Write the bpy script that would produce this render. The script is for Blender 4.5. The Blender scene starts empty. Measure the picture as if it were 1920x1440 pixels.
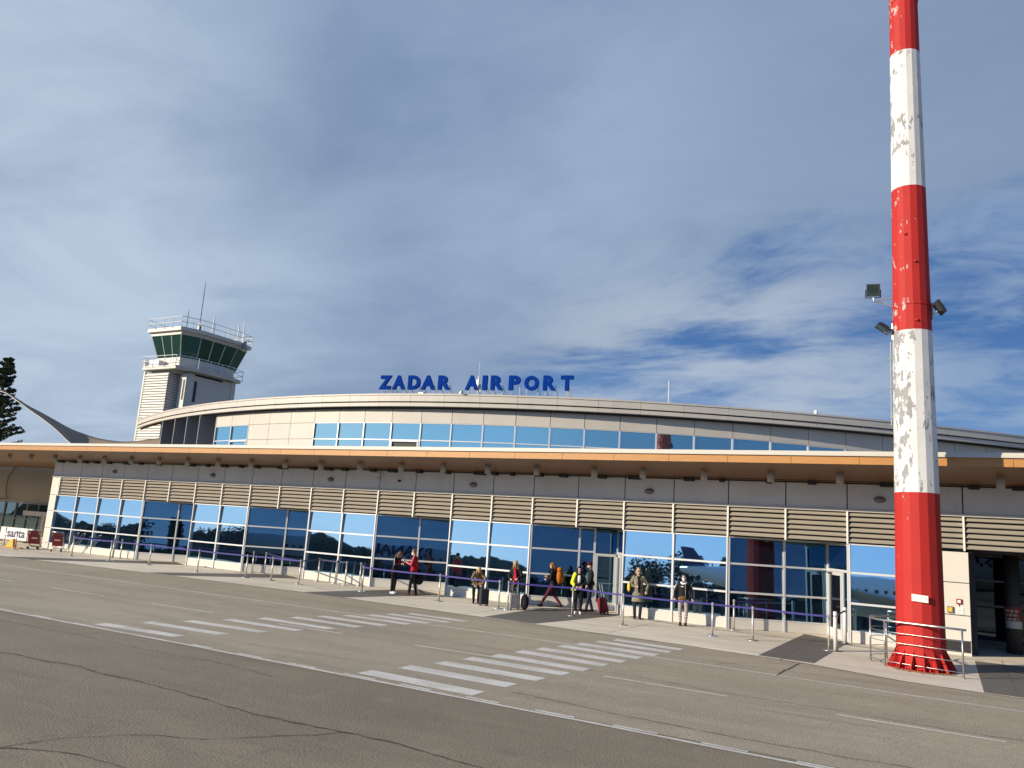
import bpy, bmesh, math, random
from math import radians, sin, cos, pi, tan, sqrt, hypot, atan2
from mathutils import Vector, Matrix
random.seed(7)
S = bpy.context.scene
COL = S.collection

# ------------------------------------------------------------------ camera
CAM_H = 2.8
yaw, pitch, roll = radians(28.9), radians(10.39), radians(3.77)
hd = Vector((-sin(yaw), cos(yaw), 0)); rt = Vector((cos(yaw), sin(yaw), 0)); zz = Vector((0, 0, 1))
fwd = hd * cos(pitch) + zz * sin(pitch); up0 = -hd * sin(pitch) + zz * cos(pitch)
cr = rt * cos(roll) + up0 * sin(roll); cu = -rt * sin(roll) + up0 * cos(roll)
cd = bpy.data.cameras.new('camera'); cam = bpy.data.objects.new('camera', cd); COL.objects.link(cam)
M = Matrix((cr, cu, -fwd)).transposed().to_4x4(); M.translation = Vector((0, 0, CAM_H)); cam.matrix_world = M
cd.sensor_width = 36; cd.lens = 1480 / 1920 * 36; cd.clip_start = 0.05; cd.clip_end = 3000
S.camera = cam

# ------------------------------------------------------------------ sun and sky
SUN_EL = radians(20)
to_sun = Vector((-0.647 * cos(SUN_EL), -0.762 * cos(SUN_EL), sin(SUN_EL)))
sl = bpy.data.lights.new('sun', 'SUN'); sl.energy = 4.7; sl.angle = radians(0.5); sl.color = (1, .87, .68)
so = bpy.data.objects.new('sun', sl); COL.objects.link(so)
so.rotation_euler = (-to_sun).to_track_quat('-Z', 'Y').to_euler(); so.location = (0, 0, 60)

W = bpy.data.worlds.new('World'); S.world = W; W.use_nodes = True
nt = W.node_tree; nt.nodes.clear()
def N(t, **k):
    n = nt.nodes.new(t)
    for a, b in k.items():
        if a == 'ins':
            for i, v in b.items(): n.inputs[i].default_value = v
        else: setattr(n, a, b)
    return n
def Lk(a, b): nt.links.new(a, b)
def math_(op, a, b=None, c=None, clamp=False):
    n = N('ShaderNodeMath', operation=op); n.use_clamp = clamp
    for i, v in enumerate((a, b, c)):
        if v is None: continue
        if isinstance(v, (int, float)): n.inputs[i].default_value = v
        else: Lk(v, n.inputs[i])
    return n.outputs[0]
def dot_(vec, d):
    n = N('ShaderNodeVectorMath', operation='DOT_PRODUCT'); Lk(vec, n.inputs[0]); n.inputs[1].default_value = d
    return n.outputs['Value']
def mr(v, a, b, c=0., d=1.):
    n = N('ShaderNodeMapRange', interpolation_type='SMOOTHSTEP'); n.clamp = True
    Lk(v, n.inputs[0])
    for i, x in enumerate((a, b, c, d)): n.inputs[1 + i].default_value = x
    return n.outputs[0]
def mixc(f, a, b):
    n = N('ShaderNodeMix', data_type='RGBA')
    if isinstance(f, (int, float)): n.inputs[0].default_value = f
    else: Lk(f, n.inputs[0])
    for i, v in ((6, a), (7, b)):
        if isinstance(v, tuple): n.inputs[i].default_value = (*v, 1)
        else: Lk(v, n.inputs[i])
    return n.outputs[2]
def wdir(az, el):   # azimuth right of the camera heading, in degrees
    a = radians(az) - yaw; e = radians(el)
    return (sin(a) * cos(e), cos(a) * cos(e), sin(e))
tc = N('ShaderNodeTexCoord'); D = tc.outputs['Generated']
sep = N('ShaderNodeSeparateXYZ'); Lk(D, sep.inputs[0])
zc = math_('MAXIMUM', sep.outputs[2], 0.0); den = math_('ADD', zc, 0.16)
cmb = N('ShaderNodeCombineXYZ')
Lk(math_('DIVIDE', sep.outputs[0], den), cmb.inputs[0]); Lk(math_('DIVIDE', sep.outputs[1], den), cmb.inputs[1])
cmb.inputs[2].default_value = 3.1
P = cmb.outputs[0]
def noise(vec, scale, detail=6, rough=.55, dist=0., sx=1., sy=1., rot=0., off=(0, 0, 0)):
    mp = N('ShaderNodeMapping'); Lk(vec, mp.inputs[0]); mp.inputs['Scale'].default_value = (sx, sy, 1)
    mp.inputs['Rotation'].default_value = (0, 0, rot); mp.inputs['Location'].default_value = off
    n = N('ShaderNodeTexNoise'); Lk(mp.outputs[0], n.inputs['Vector'])
    n.inputs['Scale'].default_value = scale; n.inputs['Detail'].default_value = detail
    n.inputs['Roughness'].default_value = rough; n.inputs['Distortion'].default_value = dist
    return n.outputs['Fac']
sky = N('ShaderNodeTexSky', sky_type='NISHITA', sun_disc=False, sun_elevation=SUN_EL, sun_rotation=radians(220.3),
        altitude=50., air_density=1.2, dust_density=0.6, ozone_density=2.2)
clear = N('ShaderNodeVectorMath', operation='SCALE'); Lk(sky.outputs[0], clear.inputs[0]); clear.inputs[3].default_value = 0.105
big = noise(P, .55, 4, .5, .6, off=(1.3, .4, 0)); mid = noise(P, 1.5, 7, .56, .8, sx=.7, rot=.5)
wisp = noise(P, 1.35, 9, .60, .5, sx=.62, sy=1.25, rot=-.35, off=(.6, 2.2, 0))
fine = noise(P, 4.5, 8, .62, .6, sx=.7, rot=-.3)
# grey-blue veil of cloud
veil_t = math_('ADD', math_('MULTIPLY', big, .52), math_('ADD', math_('MULTIPLY', mid, .34), math_('MULTIPLY', fine, .14)))
veil = mixc(mr(veil_t, .30, .72), (.162, .236, .385), (.322, .428, .582))
left = mr(dot_(D, wdir(-40, 13)), .84, .99)
veil = mixc(math_('MULTIPLY', left, mr(mid, .25, .7, .35, .85)), veil, (.50, .61, .73))
right = mr(dot_(D, wdir(38, 28)), .86, 1.0)
veil = mixc(math_('MULTIPLY', right, .45), veil, (.158, .215, .350))
# opening of blue low on the right, streaked by thin cloud
blue = mixc(mr(sep.outputs[2], .04, .30), (.17, .32, .58), (.055, .150, .375))
streak = mr(math_('ADD', math_('MULTIPLY', wisp, .5), math_('MULTIPLY', fine, .5)), .43, .63)
blue = mixc(math_('MULTIPLY', streak, .62), blue, (.32, .42, .57))
gn = Vector(wdir(3, 8.5)).cross(Vector(wdir(33, 22))).normalized(); gn = gn if gn.z > 0 else -gn
gd = math_('ADD', dot_(D, tuple(gn)), math_('MULTIPLY', math_('SUBTRACT', wisp, .5), .34))
gd = math_('ADD', gd, math_('MULTIPLY', math_('SUBTRACT', mid, .5), .22))
gap2 = math_('MULTIPLY', mr(gd, .085, -.01), mr(dot_(D, wdir(84, 0)), -.02, .16))
front = mixc(gap2, veil, blue)
# bright cloud bank edge above the opening
bank = math_('MULTIPLY', mr(dot_(D, wdir(14, 9)), .955, .998), mr(wisp, .42, .66))
front = mixc(math_('MULTIPLY', bank, .7), front, (.46, .53, .62))
# clear blue with light cloud behind the camera
backblue = mixc(mr(sep.outputs[2], .0, .40), (.36, .62, 1.05), (.13, .34, .86))
backblue = mixc(mr(sep.outputs[0], -.05, .75), backblue, (.060, .160, .42))
back = mixc(.2, backblue, clear.outputs[0])
back = mixc(math_('MULTIPLY', mr(mid, .5, .75), .25), back, (.50, .58, .68))
side = mr(sep.outputs[1], -.30, .12)
skyc = mixc(side, back, front)
bg = N('ShaderNodeBackground'); Lk(skyc, bg.inputs[0]); bg.inputs[1].default_value = 0.78
ow = N('ShaderNodeOutputWorld'); Lk(bg.outputs[0], ow.inputs[0])

S.view_settings.view_transform = 'Standard'; S.view_settings.look = 'None'
S.view_settings.exposure = 0.45; S.view_settings.gamma = 1
S.render.engine = 'CYCLES'
S.cycles.use_denoising = True; S.cycles.max_bounces = 6; S.cycles.caustics_reflective = False; S.cycles.caustics_refractive = False

# ------------------------------------------------------------------ materials
MATS = {}
def mat(name, col, rough=.6, metal=0., var=.0, vscale=3., bump=0., bscale=40., col2=None, coat=0., spec=.5, dirt=0., streak=False, em=None):
    m = bpy.data.materials.new(name); m.use_nodes = True; MATS[name] = m
    t = m.node_tree; b = t.nodes['Principled BSDF']
    b.inputs['Base Color'].default_value = (*col, 1); b.inputs['Roughness'].default_value = rough
    b.inputs['Metallic'].default_value = metal; b.inputs['Specular IOR Level'].default_value = spec
    b.inputs['Coat Weight'].default_value = coat
    geo = None
    if var or bump or dirt:
        geo = t.nodes.new('ShaderNodeNewGeometry')
    def nz(scale, det=6, sx=1, sy=1, sz=1):
        mp = t.nodes.new('ShaderNodeMapping'); t.links.new(geo.outputs['Position'], mp.inputs[0]); mp.inputs['Scale'].default_value = (sx, sy, sz)
        n = t.nodes.new('ShaderNodeTexNoise'); n.inputs['Scale'].default_value = scale; n.inputs['Detail'].default_value = det
        n.inputs['Roughness'].default_value = .6; t.links.new(mp.outputs[0], n.inputs['Vector']); return n.outputs['Fac']
    def ramp(sock, a, b_):
        r = t.nodes.new('ShaderNodeMapRange'); r.inputs[1].default_value = a; r.inputs[2].default_value = b_; t.links.new(sock, r.inputs[0]); return r.outputs[0]
    def mx(f, a, c):
        n = t.nodes.new('ShaderNodeMix'); n.data_type = 'RGBA'; t.links.new(f, n.inputs[0])
        for i, v in ((6, a), (7, c)):
            if isinstance(v, tuple): n.inputs[i].default_value = (*v, 1)
            else: t.links.new(v, n.inputs[i])
        return n.outputs[2]
    cur = col
    if var:
        c2 = col2 or tuple(max(0, c * (1 - var)) for c in col); c1 = tuple(min(1, c * (1 + var * .6)) for c in col)
        cur = mx(ramp(nz(vscale), .32, .68), c2, c1)
    if dirt:
        cur = mx(ramp(nz(1.1, 8, 2.2, 2.2, .35 if streak else 2.2), .58, .95), cur, tuple(c * (1 - dirt) for c in col))
    if cur is not col: t.links.new(cur, b.inputs['Base Color'])
    if bump:
        bn = t.nodes.new('ShaderNodeBump'); bn.inputs['Strength'].default_value = bump; bn.inputs['Distance'].default_value = .02
        t.links.new(nz(bscale, 4), bn.inputs['Height']); t.links.new(bn.outputs[0], b.inputs['Normal'])
    if em: b.inputs['Emission Color'].default_value = (*em, 1); b.inputs['Emission Strength'].default_value = 1
    return m
mat('cladding_grey', (.62, .61, .575), .55, var=.07, vscale=.8, dirt=.30, streak=True)
mat('cladding_cream', (.50, .465, .40), .5, var=.06, vscale=.6, dirt=.22, streak=True)
mat('white_paint', (.58, .555, .49), .5, var=.04, vscale=1.5, dirt=.15, streak=True)
mat('white_metal', (.70, .69, .66), .4, var=.03)
mat('gutter_white', (.52, .495, .43), .45, dirt=.12)
mat('louvre_beige', (.275, .248, .205), .5, var=.05, vscale=2)
mat('frame_metal', (.62, .63, .63), .35, metal=.25)
mat('frame_light', (.74, .72, .66), .45)
mat('dark_gap', (.02, .02, .022), .8)
mat('fin_grey', (.22, .225, .235), .6, var=.1)
mat('steel', (.62, .60, .56), .3, metal=.85)
mat('steel_pole', (.52, .49, .43), .38, metal=.45)
mat('steel_dark', (.12, .12, .12), .4, metal=.7)
mat('black', (.012, .012, .013), .6)
mat('belt_blue', (.030, .021, .19), .6)
mat('belt_navy', (.012, .012, .08), .5)
mat('sign_blue', (.002, .030, .215), .85, spec=.04)
mat('membrane', (.40, .32, .225), .75, var=.08, vscale=.4)
mat('trolley_red', (.26, .012, .018), .4)
mat('yellow', (.75, .42, .03), .5)
mat('text_navy', (.02, .02, .12), .5)
mat('lamp_brown', (.20, .17, .12), .5)
mat('aircraft_white', (.75, .76, .77), .3)
mat('aircraft_blue', (.015, .025, .13), .3)
mat('grey_mid', (.30, .30, .29), .6)
mat('downlight_grey', (.40, .36, .30), .5)
mat('rail_steel', (.42, .41, .39), .32, metal=.8)
mat('bark', (.10, .075, .05), .9, var=.3, vscale=6)
mat('needle', (.050, .075, .034), .9, var=.35, vscale=1.2)
mat('leaf_far', (.050, .065, .045), .9, var=.4, vscale=.15)
mat('hill_green', (.045, .06, .04), .95, var=.4, vscale=.05)
mat('paper', (.78, .76, .68), .6)
mat('print_grey', (.45, .45, .42), .6)
mat('print_red', (.22, .03, .025), .6)
mat('bay_dark', (.035, .036, .038), .7)  # open bay's shade is put into this near-black colour; tower panes use it too
mat('skin', (.52, .33, .25), .55)
mat('eye_dark', (.03, .02, .02), .4)
mat('lip', (.42, .16, .14), .5)
mat('mask_white', (.80, .81, .82), .7)
mat('weeds', (.22, .17, .08), .9, var=.3, vscale=8)

def glass_mat(name, tint, refl, inner, rough=.012, inner_sun=.0):
    # coated curtain-wall glass: a tinted mirror coat over a dark room-side
    m = bpy.data.materials.new(name); m.use_nodes = True; MATS[name] = m; t = m.node_tree
    t.nodes.clear()
    g = t.nodes.new('ShaderNodeBsdfGlossy'); g.inputs['Color'].default_value = (*tint, 1); g.inputs['Roughness'].default_value = rough
    d = t.nodes.new('ShaderNodeBsdfPrincipled'); d.inputs['Base Color'].default_value = (*inner, 1); d.inputs['Roughness'].default_value = .9; d.inputs['Specular IOR Level'].default_value = 0.
    geo = t.nodes.new('ShaderNodeNewGeometry')
    n = t.nodes.new('ShaderNodeTexNoise'); n.inputs['Scale'].default_value = .45; n.inputs['Detail'].default_value = 2; t.links.new(geo.outputs['Position'], n.inputs['Vector'])
    bp = t.nodes.new('ShaderNodeBump'); bp.inputs['Strength'].default_value = .10; bp.inputs['Distance'].default_value = .03
    t.links.new(n.outputs['Fac'], bp.inputs['Height']); t.links.new(bp.outputs[0], g.inputs['Normal'])
    f = t.nodes.new('ShaderNodeFresnel'); f.inputs['IOR'].default_value = 1.5
    mth = t.nodes.new('ShaderNodeMath'); mth.operation = 'MULTIPLY_ADD'; t.links.new(f.outputs[0], mth.inputs[0]); mth.inputs[1].default_value = 1 - refl; mth.inputs[2].default_value = refl; mth.use_clamp = True
    mx = t.nodes.new('ShaderNodeMixShader'); t.links.new(mth.outputs[0], mx.inputs[0]); t.links.new(d.outputs[0], mx.inputs[1]); t.links.new(g.outputs[0], mx.inputs[2])
    o = t.nodes.new('ShaderNodeOutputMaterial'); t.links.new(mx.outputs[0], o.inputs[0])
    return m
glass_mat('glass_coated', (.50, .80, 1.0), .74, (.010, .022, .045))
glass_mat('glass_tinted', (.30, .62, .95), .22, (.004, .009, .016))
glass_mat('glass_upper', (.62, .95, 1.0), .60, (.02, .06, .08))
glass_mat('glass_tower', (.35, .80, .72), .07, (.002, .016, .014))
glass_mat('glass_pavilion', (.55, .75, .75), .22, (.03, .045, .045))
glass_mat('glass_dark', (.6, .8, .9), .05, (.006, .007, .009))

def translucent(name, k):
    m = MATS[name]; t = m.node_tree; b = t.nodes['Principled BSDF']; o = [n for n in t.nodes if n.type == 'OUTPUT_MATERIAL'][0]
    tr = t.nodes.new('ShaderNodeBsdfTranslucent'); tr.inputs[0].default_value = (.50, .42, .30, 1); mx = t.nodes.new('ShaderNodeMixShader'); mx.inputs[0].default_value = k
    t.links.new(b.outputs[0], mx.inputs[1]); t.links.new(tr.outputs[0], mx.inputs[2]); t.links.new(mx.outputs[0], o.inputs[0])
translucent('membrane', .42)
def node_mat(name, rough=.8):
    m = bpy.data.materials.new(name); m.use_nodes = True; MATS[name] = m
    t = m.node_tree; b = t.nodes['Principled BSDF']; b.inputs['Roughness'].default_value = rough
    geo = t.nodes.new('ShaderNodeNewGeometry')
    def nz(scale, det=6, sc=(1, 1, 1), rough=.6, dist=0., rot=0.):
        mp = t.nodes.new('ShaderNodeMapping'); t.links.new(geo.outputs['Position'], mp.inputs[0]); mp.inputs['Scale'].default_value = sc; mp.inputs['Rotation'].default_value = (0, 0, rot)
        n = t.nodes.new('ShaderNodeTexNoise'); n.inputs['Scale'].default_value = scale; n.inputs['Detail'].default_value = det; n.inputs['Roughness'].default_value = rough
        n.inputs['Distortion'].default_value = dist
        t.links.new(mp.outputs[0], n.inputs['Vector']); return n.outputs['Fac']
    def rmp(sock, a, b_, c=0., d=1.):
        r = t.nodes.new('ShaderNodeMapRange')
        for i, v in enumerate((a, b_, c, d)): r.inputs[1 + i].default_value = v
        t.links.new(sock, r.inputs[0]); return r.outputs[0]
    def mx(f, a, c, blend='MIX'):
        n = t.nodes.new('ShaderNodeMix'); n.data_type = 'RGBA'; n.blend_type = blend
        if isinstance(f, float): n.inputs[0].default_value = f
        else: t.links.new(f, n.inputs[0])
        for i, v in ((6, a), (7, c)):
            if isinstance(v, tuple): n.inputs[i].default_value = (*v, 1)
            else: t.links.new(v, n.inputs[i])
        return n.outputs[2]
    return m, t, b, geo, nz, rmp, mx
def asphalt(name, c0, c1, grain, bumpy):
    m, t, b, geo, nz, rmp, mx = node_mat(name, .85)
    base = mx(rmp(nz(.13, 5), .3, .7), c0, c1)
    base = mx(rmp(nz(.6, 6, (.35, 1.6, 1), .6, .6), .42, .75, 0., .55), base, tuple(x * .72 for x in c0))
    base = mx(rmp(nz(2.2, 8), .55, .8, 0., .4), base, tuple(min(1, x * 1.25) for x in c1))
    base = mx(rmp(nz(.35, 7, (.22, 2.2, 1), .65, 1.2), .56, .70, 0., .42), base, tuple(x * .45 for x in c0))
    base = mx(rmp(nz(.9, 5, (1, 1, 1), .7, .4), .60, .72, 0., .35), base, tuple(x * .5 for x in c0))
    base = mx(rmp(nz(95, 2, (1, 1, 1), .4), .63, .70, 0., .65), base, tuple(min(1, x * 1.7) for x in c1))
    base = mx(rmp(nz(80, 2, (1.1, 1, 1), .4), .60, .68, 0., .6), base, tuple(x * .45 for x in c0))
    g = rmp(nz(60, 3), .3, .7, 1 - grain, 1 + grain)
    mu = t.nodes.new('ShaderNodeMix'); mu.data_type = 'RGBA'; mu.blend_type = 'MULTIPLY'; mu.inputs[0].default_value = 1
    cb = t.nodes.new('ShaderNodeCombineXYZ')
    for i in range(3): t.links.new(g, cb.inputs[i])
    t.links.new(base, mu.inputs[6]); t.links.new(cb.outputs[0], mu.inputs[7]); t.links.new(mu.outputs[2], b.inputs['Base Color'])
    bn = t.nodes.new('ShaderNodeBump'); bn.inputs['Strength'].default_value = bumpy; bn.inputs['Distance'].default_value = .03
    t.links.new(nz(24, 7, rough=.72), bn.inputs['Height']); t.links.new(bn.outputs[0], b.inputs['Normal'])
asphalt('apron_asphalt', (.200, .166, .110), (.290, .242, .164), .36, 1.0)
asphalt('road_asphalt', (.315, .264, .180), (.410, .348, .243), .28, .8)
asphalt('ramp_asphalt', (.115, .105, .088), (.15, .137, .115), .25, .4)
asphalt('pavement_concrete', (.60, .525, .395), (.80, .72, .57), .14, .2)
asphalt('crack_tar', (.040, .036, .030), (.07, .062, .05), .2, .3)
def worn_paint():
    m, t, b, geo, nz, rmp, mx = node_mat('road_paint', .75)
    c = mx(rmp(nz(1.2, 5), .3, .7), (.50, .475, .41), (.70, .67, .59))
    c = mx(rmp(nz(14, 6, (1, 1, 1), .7), .54, .64, 0., .6), c, (.30, .27, .20))
    c = mx(rmp(nz(1.7, 7, (.5, 1.6, 1), .65, .8), .60, .70, 0., .6), c, (.28, .25, .18))
    c = mx(rmp(nz(70, 2), .58, .7, 0., .6), c, (.18, .16, .12))
    t.links.new(c, b.inputs['Base Color'])
worn_paint()
def wood(name, col):
    m, t, b, geo, nz, rmp, mx = node_mat(name, .45)
    g = rmp(nz(6, 6, (.25, 6, 9), .65, 1.5), .3, .7)
    c = mx(g, tuple(x * .72 for x in col), tuple(min(1, x * 1.15) for x in col))
    t.links.new(c, b.inputs['Base Color'])
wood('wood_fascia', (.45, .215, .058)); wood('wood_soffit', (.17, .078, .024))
def flaking(name, paint, bare, thr):
    # old paint: a little fading, and flakes gone where the weather took them; thr = (height, threshold) pairs
    m, t, b, geo, nz, rmp, mx = node_mat(name, .68); b.inputs['Specular IOR Level'].default_value = .3
    big = nz(1.0, 3, (1, 1, .5)); shp = nz(5.0, 9, (1.5, 1.5, .62), .66, .3); blk = nz(2.0, 2, (1, 1, 1.3), .4)
    add = t.nodes.new('ShaderNodeMath'); add.operation = 'MULTIPLY_ADD'; t.links.new(big, add.inputs[0]); add.inputs[1].default_value = .5; t.links.new(shp, add.inputs[2])
    add2 = t.nodes.new('ShaderNodeMath'); add2.operation = 'MULTIPLY_ADD'; t.links.new(blk, add2.inputs[0]); add2.inputs[1].default_value = .3; t.links.new(add.outputs[0], add2.inputs[2])
    sp = t.nodes.new('ShaderNodeSeparateXYZ'); t.links.new(geo.outputs['Position'], sp.inputs[0])
    th = rmp(sp.outputs[2], thr[0][0], thr[1][0], thr[0][1], thr[1][1])
    # the seaward (left) facets have suffered most
    side = rmp(sp.outputs[0], -1.05, -.40, .075, -.045)
    s1 = t.nodes.new('ShaderNodeMath'); s1.operation = 'ADD'; t.links.new(add2.outputs[0], s1.inputs[0]); t.links.new(side, s1.inputs[1])
    d = t.nodes.new('ShaderNodeMath'); d.operation = 'SUBTRACT'; t.links.new(s1.outputs[0], d.inputs[0]); t.links.new(th, d.inputs[1])
    col = mx(rmp(nz(1.5, 5), .3, .7), tuple(x * .88 for x in paint), paint)
    col = mx(rmp(nz(3.2, 6, (2.2, 2.2, .10)), .5, .85, 0., .30), col, tuple(x * .55 + .02 for x in paint))
    col = mx(rmp(d.outputs[0], 0, .008), col, bare)
    t.links.new(col, b.inputs['Base Color'])
flaking('mast_red', (.43, .022, .017), (.42, .36, .32), ((2, 1.15), (9.4, 1.05)))
flaking('mast_white', (.70, .69, .65), (.27, .27, .268), ((8.4, .968), (13.0, 1.005)))

# ------------------------------------------------------------------ mesh helper
class MB:
    def __init__(s): s.v = []; s.f = []; s.m = []
    def add(s, vs, fs, m=0):
        o = len(s.v); s.v += [tuple(v) for v in vs]; s.f += [tuple(i + o for i in f) for f in fs]; s.m += [m] * len(fs); return s
    def quad(s, a, b, c, d, m=0): return s.add([a, b, c, d], [(0, 1, 2, 3)], m)
    def poly(s, pts, m=0): return s.add(pts, [tuple(range(len(pts)))], m)
    def box(s, x0, x1, y0, y1, z0, z1, m=0):
        return s.add([(x0, y0, z0), (x1, y0, z0), (x1, y1, z0), (x0, y1, z0), (x0, y0, z1), (x1, y0, z1), (x1, y1, z1), (x0, y1, z1)],
                     [(3, 2, 1, 0), (4, 5, 6, 7), (0, 1, 5, 4), (1, 2, 6, 5), (2, 3, 7, 6), (3, 0, 4, 7)], m)
    def obox(s, c, u, v, w, m=0):
        c, u, v, w = map(Vector, (c, u, v, w)); p = []
        for k in (-1, 1):
            for (i, j) in ((-1, -1), (1, -1), (1, 1), (-1, 1)): p.append(c + u * i + v * j + w * k)
        return s.add(p, [(3, 2, 1, 0), (4, 5, 6, 7), (0, 1, 5, 4), (1, 2, 6, 5), (2, 3, 7, 6), (3, 0, 4, 7)], m)
    def prism(s, poly, z0, z1, m=0, mt=None):
        n = len(poly); vs = [(x, y, z0) for x, y in poly] + [(x, y, z1) for x, y in poly]
        s.add(vs, [(i, (i + 1) % n, n + (i + 1) % n, n + i) for i in range(n)], m)
        s.add([(x, y, z0) for x, y in poly], [tuple(range(n))[::-1]], m); s.add([(x, y, z1) for x, y in poly], [tuple(range(n))], m if mt is None else mt); return s
    def loft(s, rings, m=0, cap=True):
        n = len(rings[0]); o = len(s.v); s.v += [tuple(p) for r in rings for p in r]
        for k in range(len(rings) - 1):
            for i in range(n):
                j = (i + 1) % n; s.f.append((o + k * n + i, o + k * n + j, o + (k + 1) * n + j, o + (k + 1) * n + i)); s.m.append(m)
        if cap:
            s.f.append(tuple(o + i for i in range(n))[::-1]); s.m.append(m)
            s.f.append(tuple(o + (len(rings) - 1) * n + i for i in range(n))); s.m.append(m)
        return s
    def tube(s, pts, r, n=8, m=0, cap=True):
        pts = [Vector(p) for p in pts]; rs = r if isinstance(r, (list, tuple)) else [r] * len(pts); rings = []
        ref = Vector((0, 0, 1))
        d0 = (pts[1] - pts[0]).normalized()
        if abs(d0.z) > .9: ref = Vector((1, 0, 0))
        for i, p in enumerate(pts):
            d = (pts[min(i + 1, len(pts) - 1)] - pts[max(i - 1, 0)]).normalized()
            a = d.cross(ref).normalized(); b = a.cross(d).normalized()
            rings.append([p + (a * cos(2 * pi * k / n) - b * sin(2 * pi * k / n)) * rs[i] for k in range(n)])
        return s.loft([r_[::-1] for r_ in rings], m, cap)
    def lathe(s, c, prof, n=16, m=0, cap=True, ph=0.):
        return s.loft([[(c[0] + r * cos(2 * pi * k / n + ph), c[1] + r * sin(2 * pi * k / n + ph), c[2] + z) for k in range(n)] for r, z in prof], m, cap)
    def ell(s, c, r, n=12, k=8, m=0, rot=None):
        c = Vector(c); rings = []
        for i in range(k + 1):
            t = -pi / 2 + pi * i / k; rr = max(cos(t), .02)
            ring = []
            for j in range(n):
                p = Vector((r[0] * rr * cos(2 * pi * j / n), r[1] * rr * sin(2 * pi * j / n), r[2] * sin(t)))
                if rot: p = rot @ p
                ring.append(c + p)
            rings.append(ring)
        return s.loft(rings, m)
    def mesh(s, name, mats, smooth=False):
        me = bpy.data.meshes.new(name); me.from_pydata(s.v, [], s.f)
        for x in mats: me.materials.append(MATS[x])
        me.polygons.foreach_set('material_index', s.m)
        if smooth: me.polygons.foreach_set('use_smooth', [True] * len(s.f))
        me.update()
        if smooth == 'weld':
            bm_ = bmesh.new(); bm_.from_mesh(me); bmesh.ops.remove_doubles(bm_, verts=bm_.verts, dist=1e-4); bm_.to_mesh(me); bm_.free()
        return me
    def build(s, name, mats, parent=None, smooth=False, loc=None):
        if isinstance(mats, str): mats = [mats]
        o = bpy.data.objects.new(name, s.mesh(name, mats, smooth)); COL.objects.link(o)
        if parent: o.parent = parent
        if loc: o.location = loc
        return o
def tag(o, label=None, cat=None, group=None, kind=None):
    for k, v in (('label', label), ('category', cat), ('group', group), ('kind', kind)):
        if v: o[k] = v
    return o
def thing(name, label, cat, loc=(0, 0, 0), rz=0., group=None):
    o = bpy.data.objects.new(name, None); COL.objects.link(o); o.location = loc; o.rotation_euler = (0, 0, rz); o.empty_display_size = .2
    return tag(o, label, cat, group)
def copy_tree(o, parent=None):
    c = o.copy(); COL.objects.link(c)
    if parent: c.parent = parent
    for ch in list(o.children): copy_tree(ch, c)
    return c
ORD = ['first', 'second', 'third', 'fourth', 'fifth', 'sixth', 'seventh', 'eighth', 'ninth', 'tenth', 'eleventh', 'twelfth', 'thirteenth', 'fourteenth',
       'fifteenth', 'sixteenth', 'seventeenth', 'eighteenth', 'nineteenth', 'twentieth', 'twenty-first', 'twenty-second', 'twenty-third', 'twenty-fourth', 'twenty-fifth', 'twenty-sixth']
def text_mesh(s, size, ext, name, m, parent=None, fit=None, bold=0.):
    cu = bpy.data.curves.new('t', 'FONT'); cu.body = s; cu.size = size; cu.extrude = ext; cu.offset = bold; cu.resolution_u = 4
    t = bpy.data.objects.new('t', cu); COL.objects.link(t)
    bpy.context.view_layer.update()
    me = bpy.data.meshes.new_from_object(t.evaluated_get(bpy.context.evaluated_depsgraph_get()))
    bpy.data.objects.remove(t); bpy.data.curves.remove(cu)
    if fit:
        xs = [v.co.x for v in me.vertices]; ys = [v.co.y for v in me.vertices]
        sx = fit[0] / (max(xs) - min(xs)); sy = fit[1] / (max(ys) - min(ys)); x0, y0 = min(xs), min(ys)
        for v in me.vertices: v.co.x = (v.co.x - x0) * sx; v.co.y = (v.co.y - y0) * sy
    me.name = name; me.materials.clear(); me.materials.append(MATS[m])
    o = bpy.data.objects.new(name, me); COL.objects.link(o)
    if parent: o.parent = parent
    return o

# ------------------------------------------------------------------ ground, road, pavement
def struct(mb, name, m): return tag(mb.build(name, m), kind='structure')
struct(MB().quad((-900, -900, 0), (900, -900, 0), (900, 900, 0), (-900, 900, 0)), 'apron_ground', 'apron_asphalt')
struct(MB().quad((-140, 12.0, .004), (60, 11.85, .004), (60, 24, .004), (-140, 24, .004)), 'service_road', 'road_asphalt')
curb = [(-140, 21.4), (-60, 21.6), (-38.2, 22.2), (-29, 22.9), (-20.3, 23.0), (-11.8, 22.4), (-6.05, 22.05), (-3.2, 21.6), (-.83, 20.75), (.66, 20.6), (3, 20.5), (60, 20.2)]
pv = MB()
for a, b in zip(curb, curb[1:]):
    pv.quad((a[0], a[1], .012), (b[0], b[1], .012), (b[0], 48, .012), (a[0], 48, .012))
    pv.quad((a[0], a[1] - .03, .0065), (b[0], b[1] - .03, .0065), (b[0], b[1], .012), (a[0], a[1], .012))
struct(pv, 'pavement', 'pavement_concrete')
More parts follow.
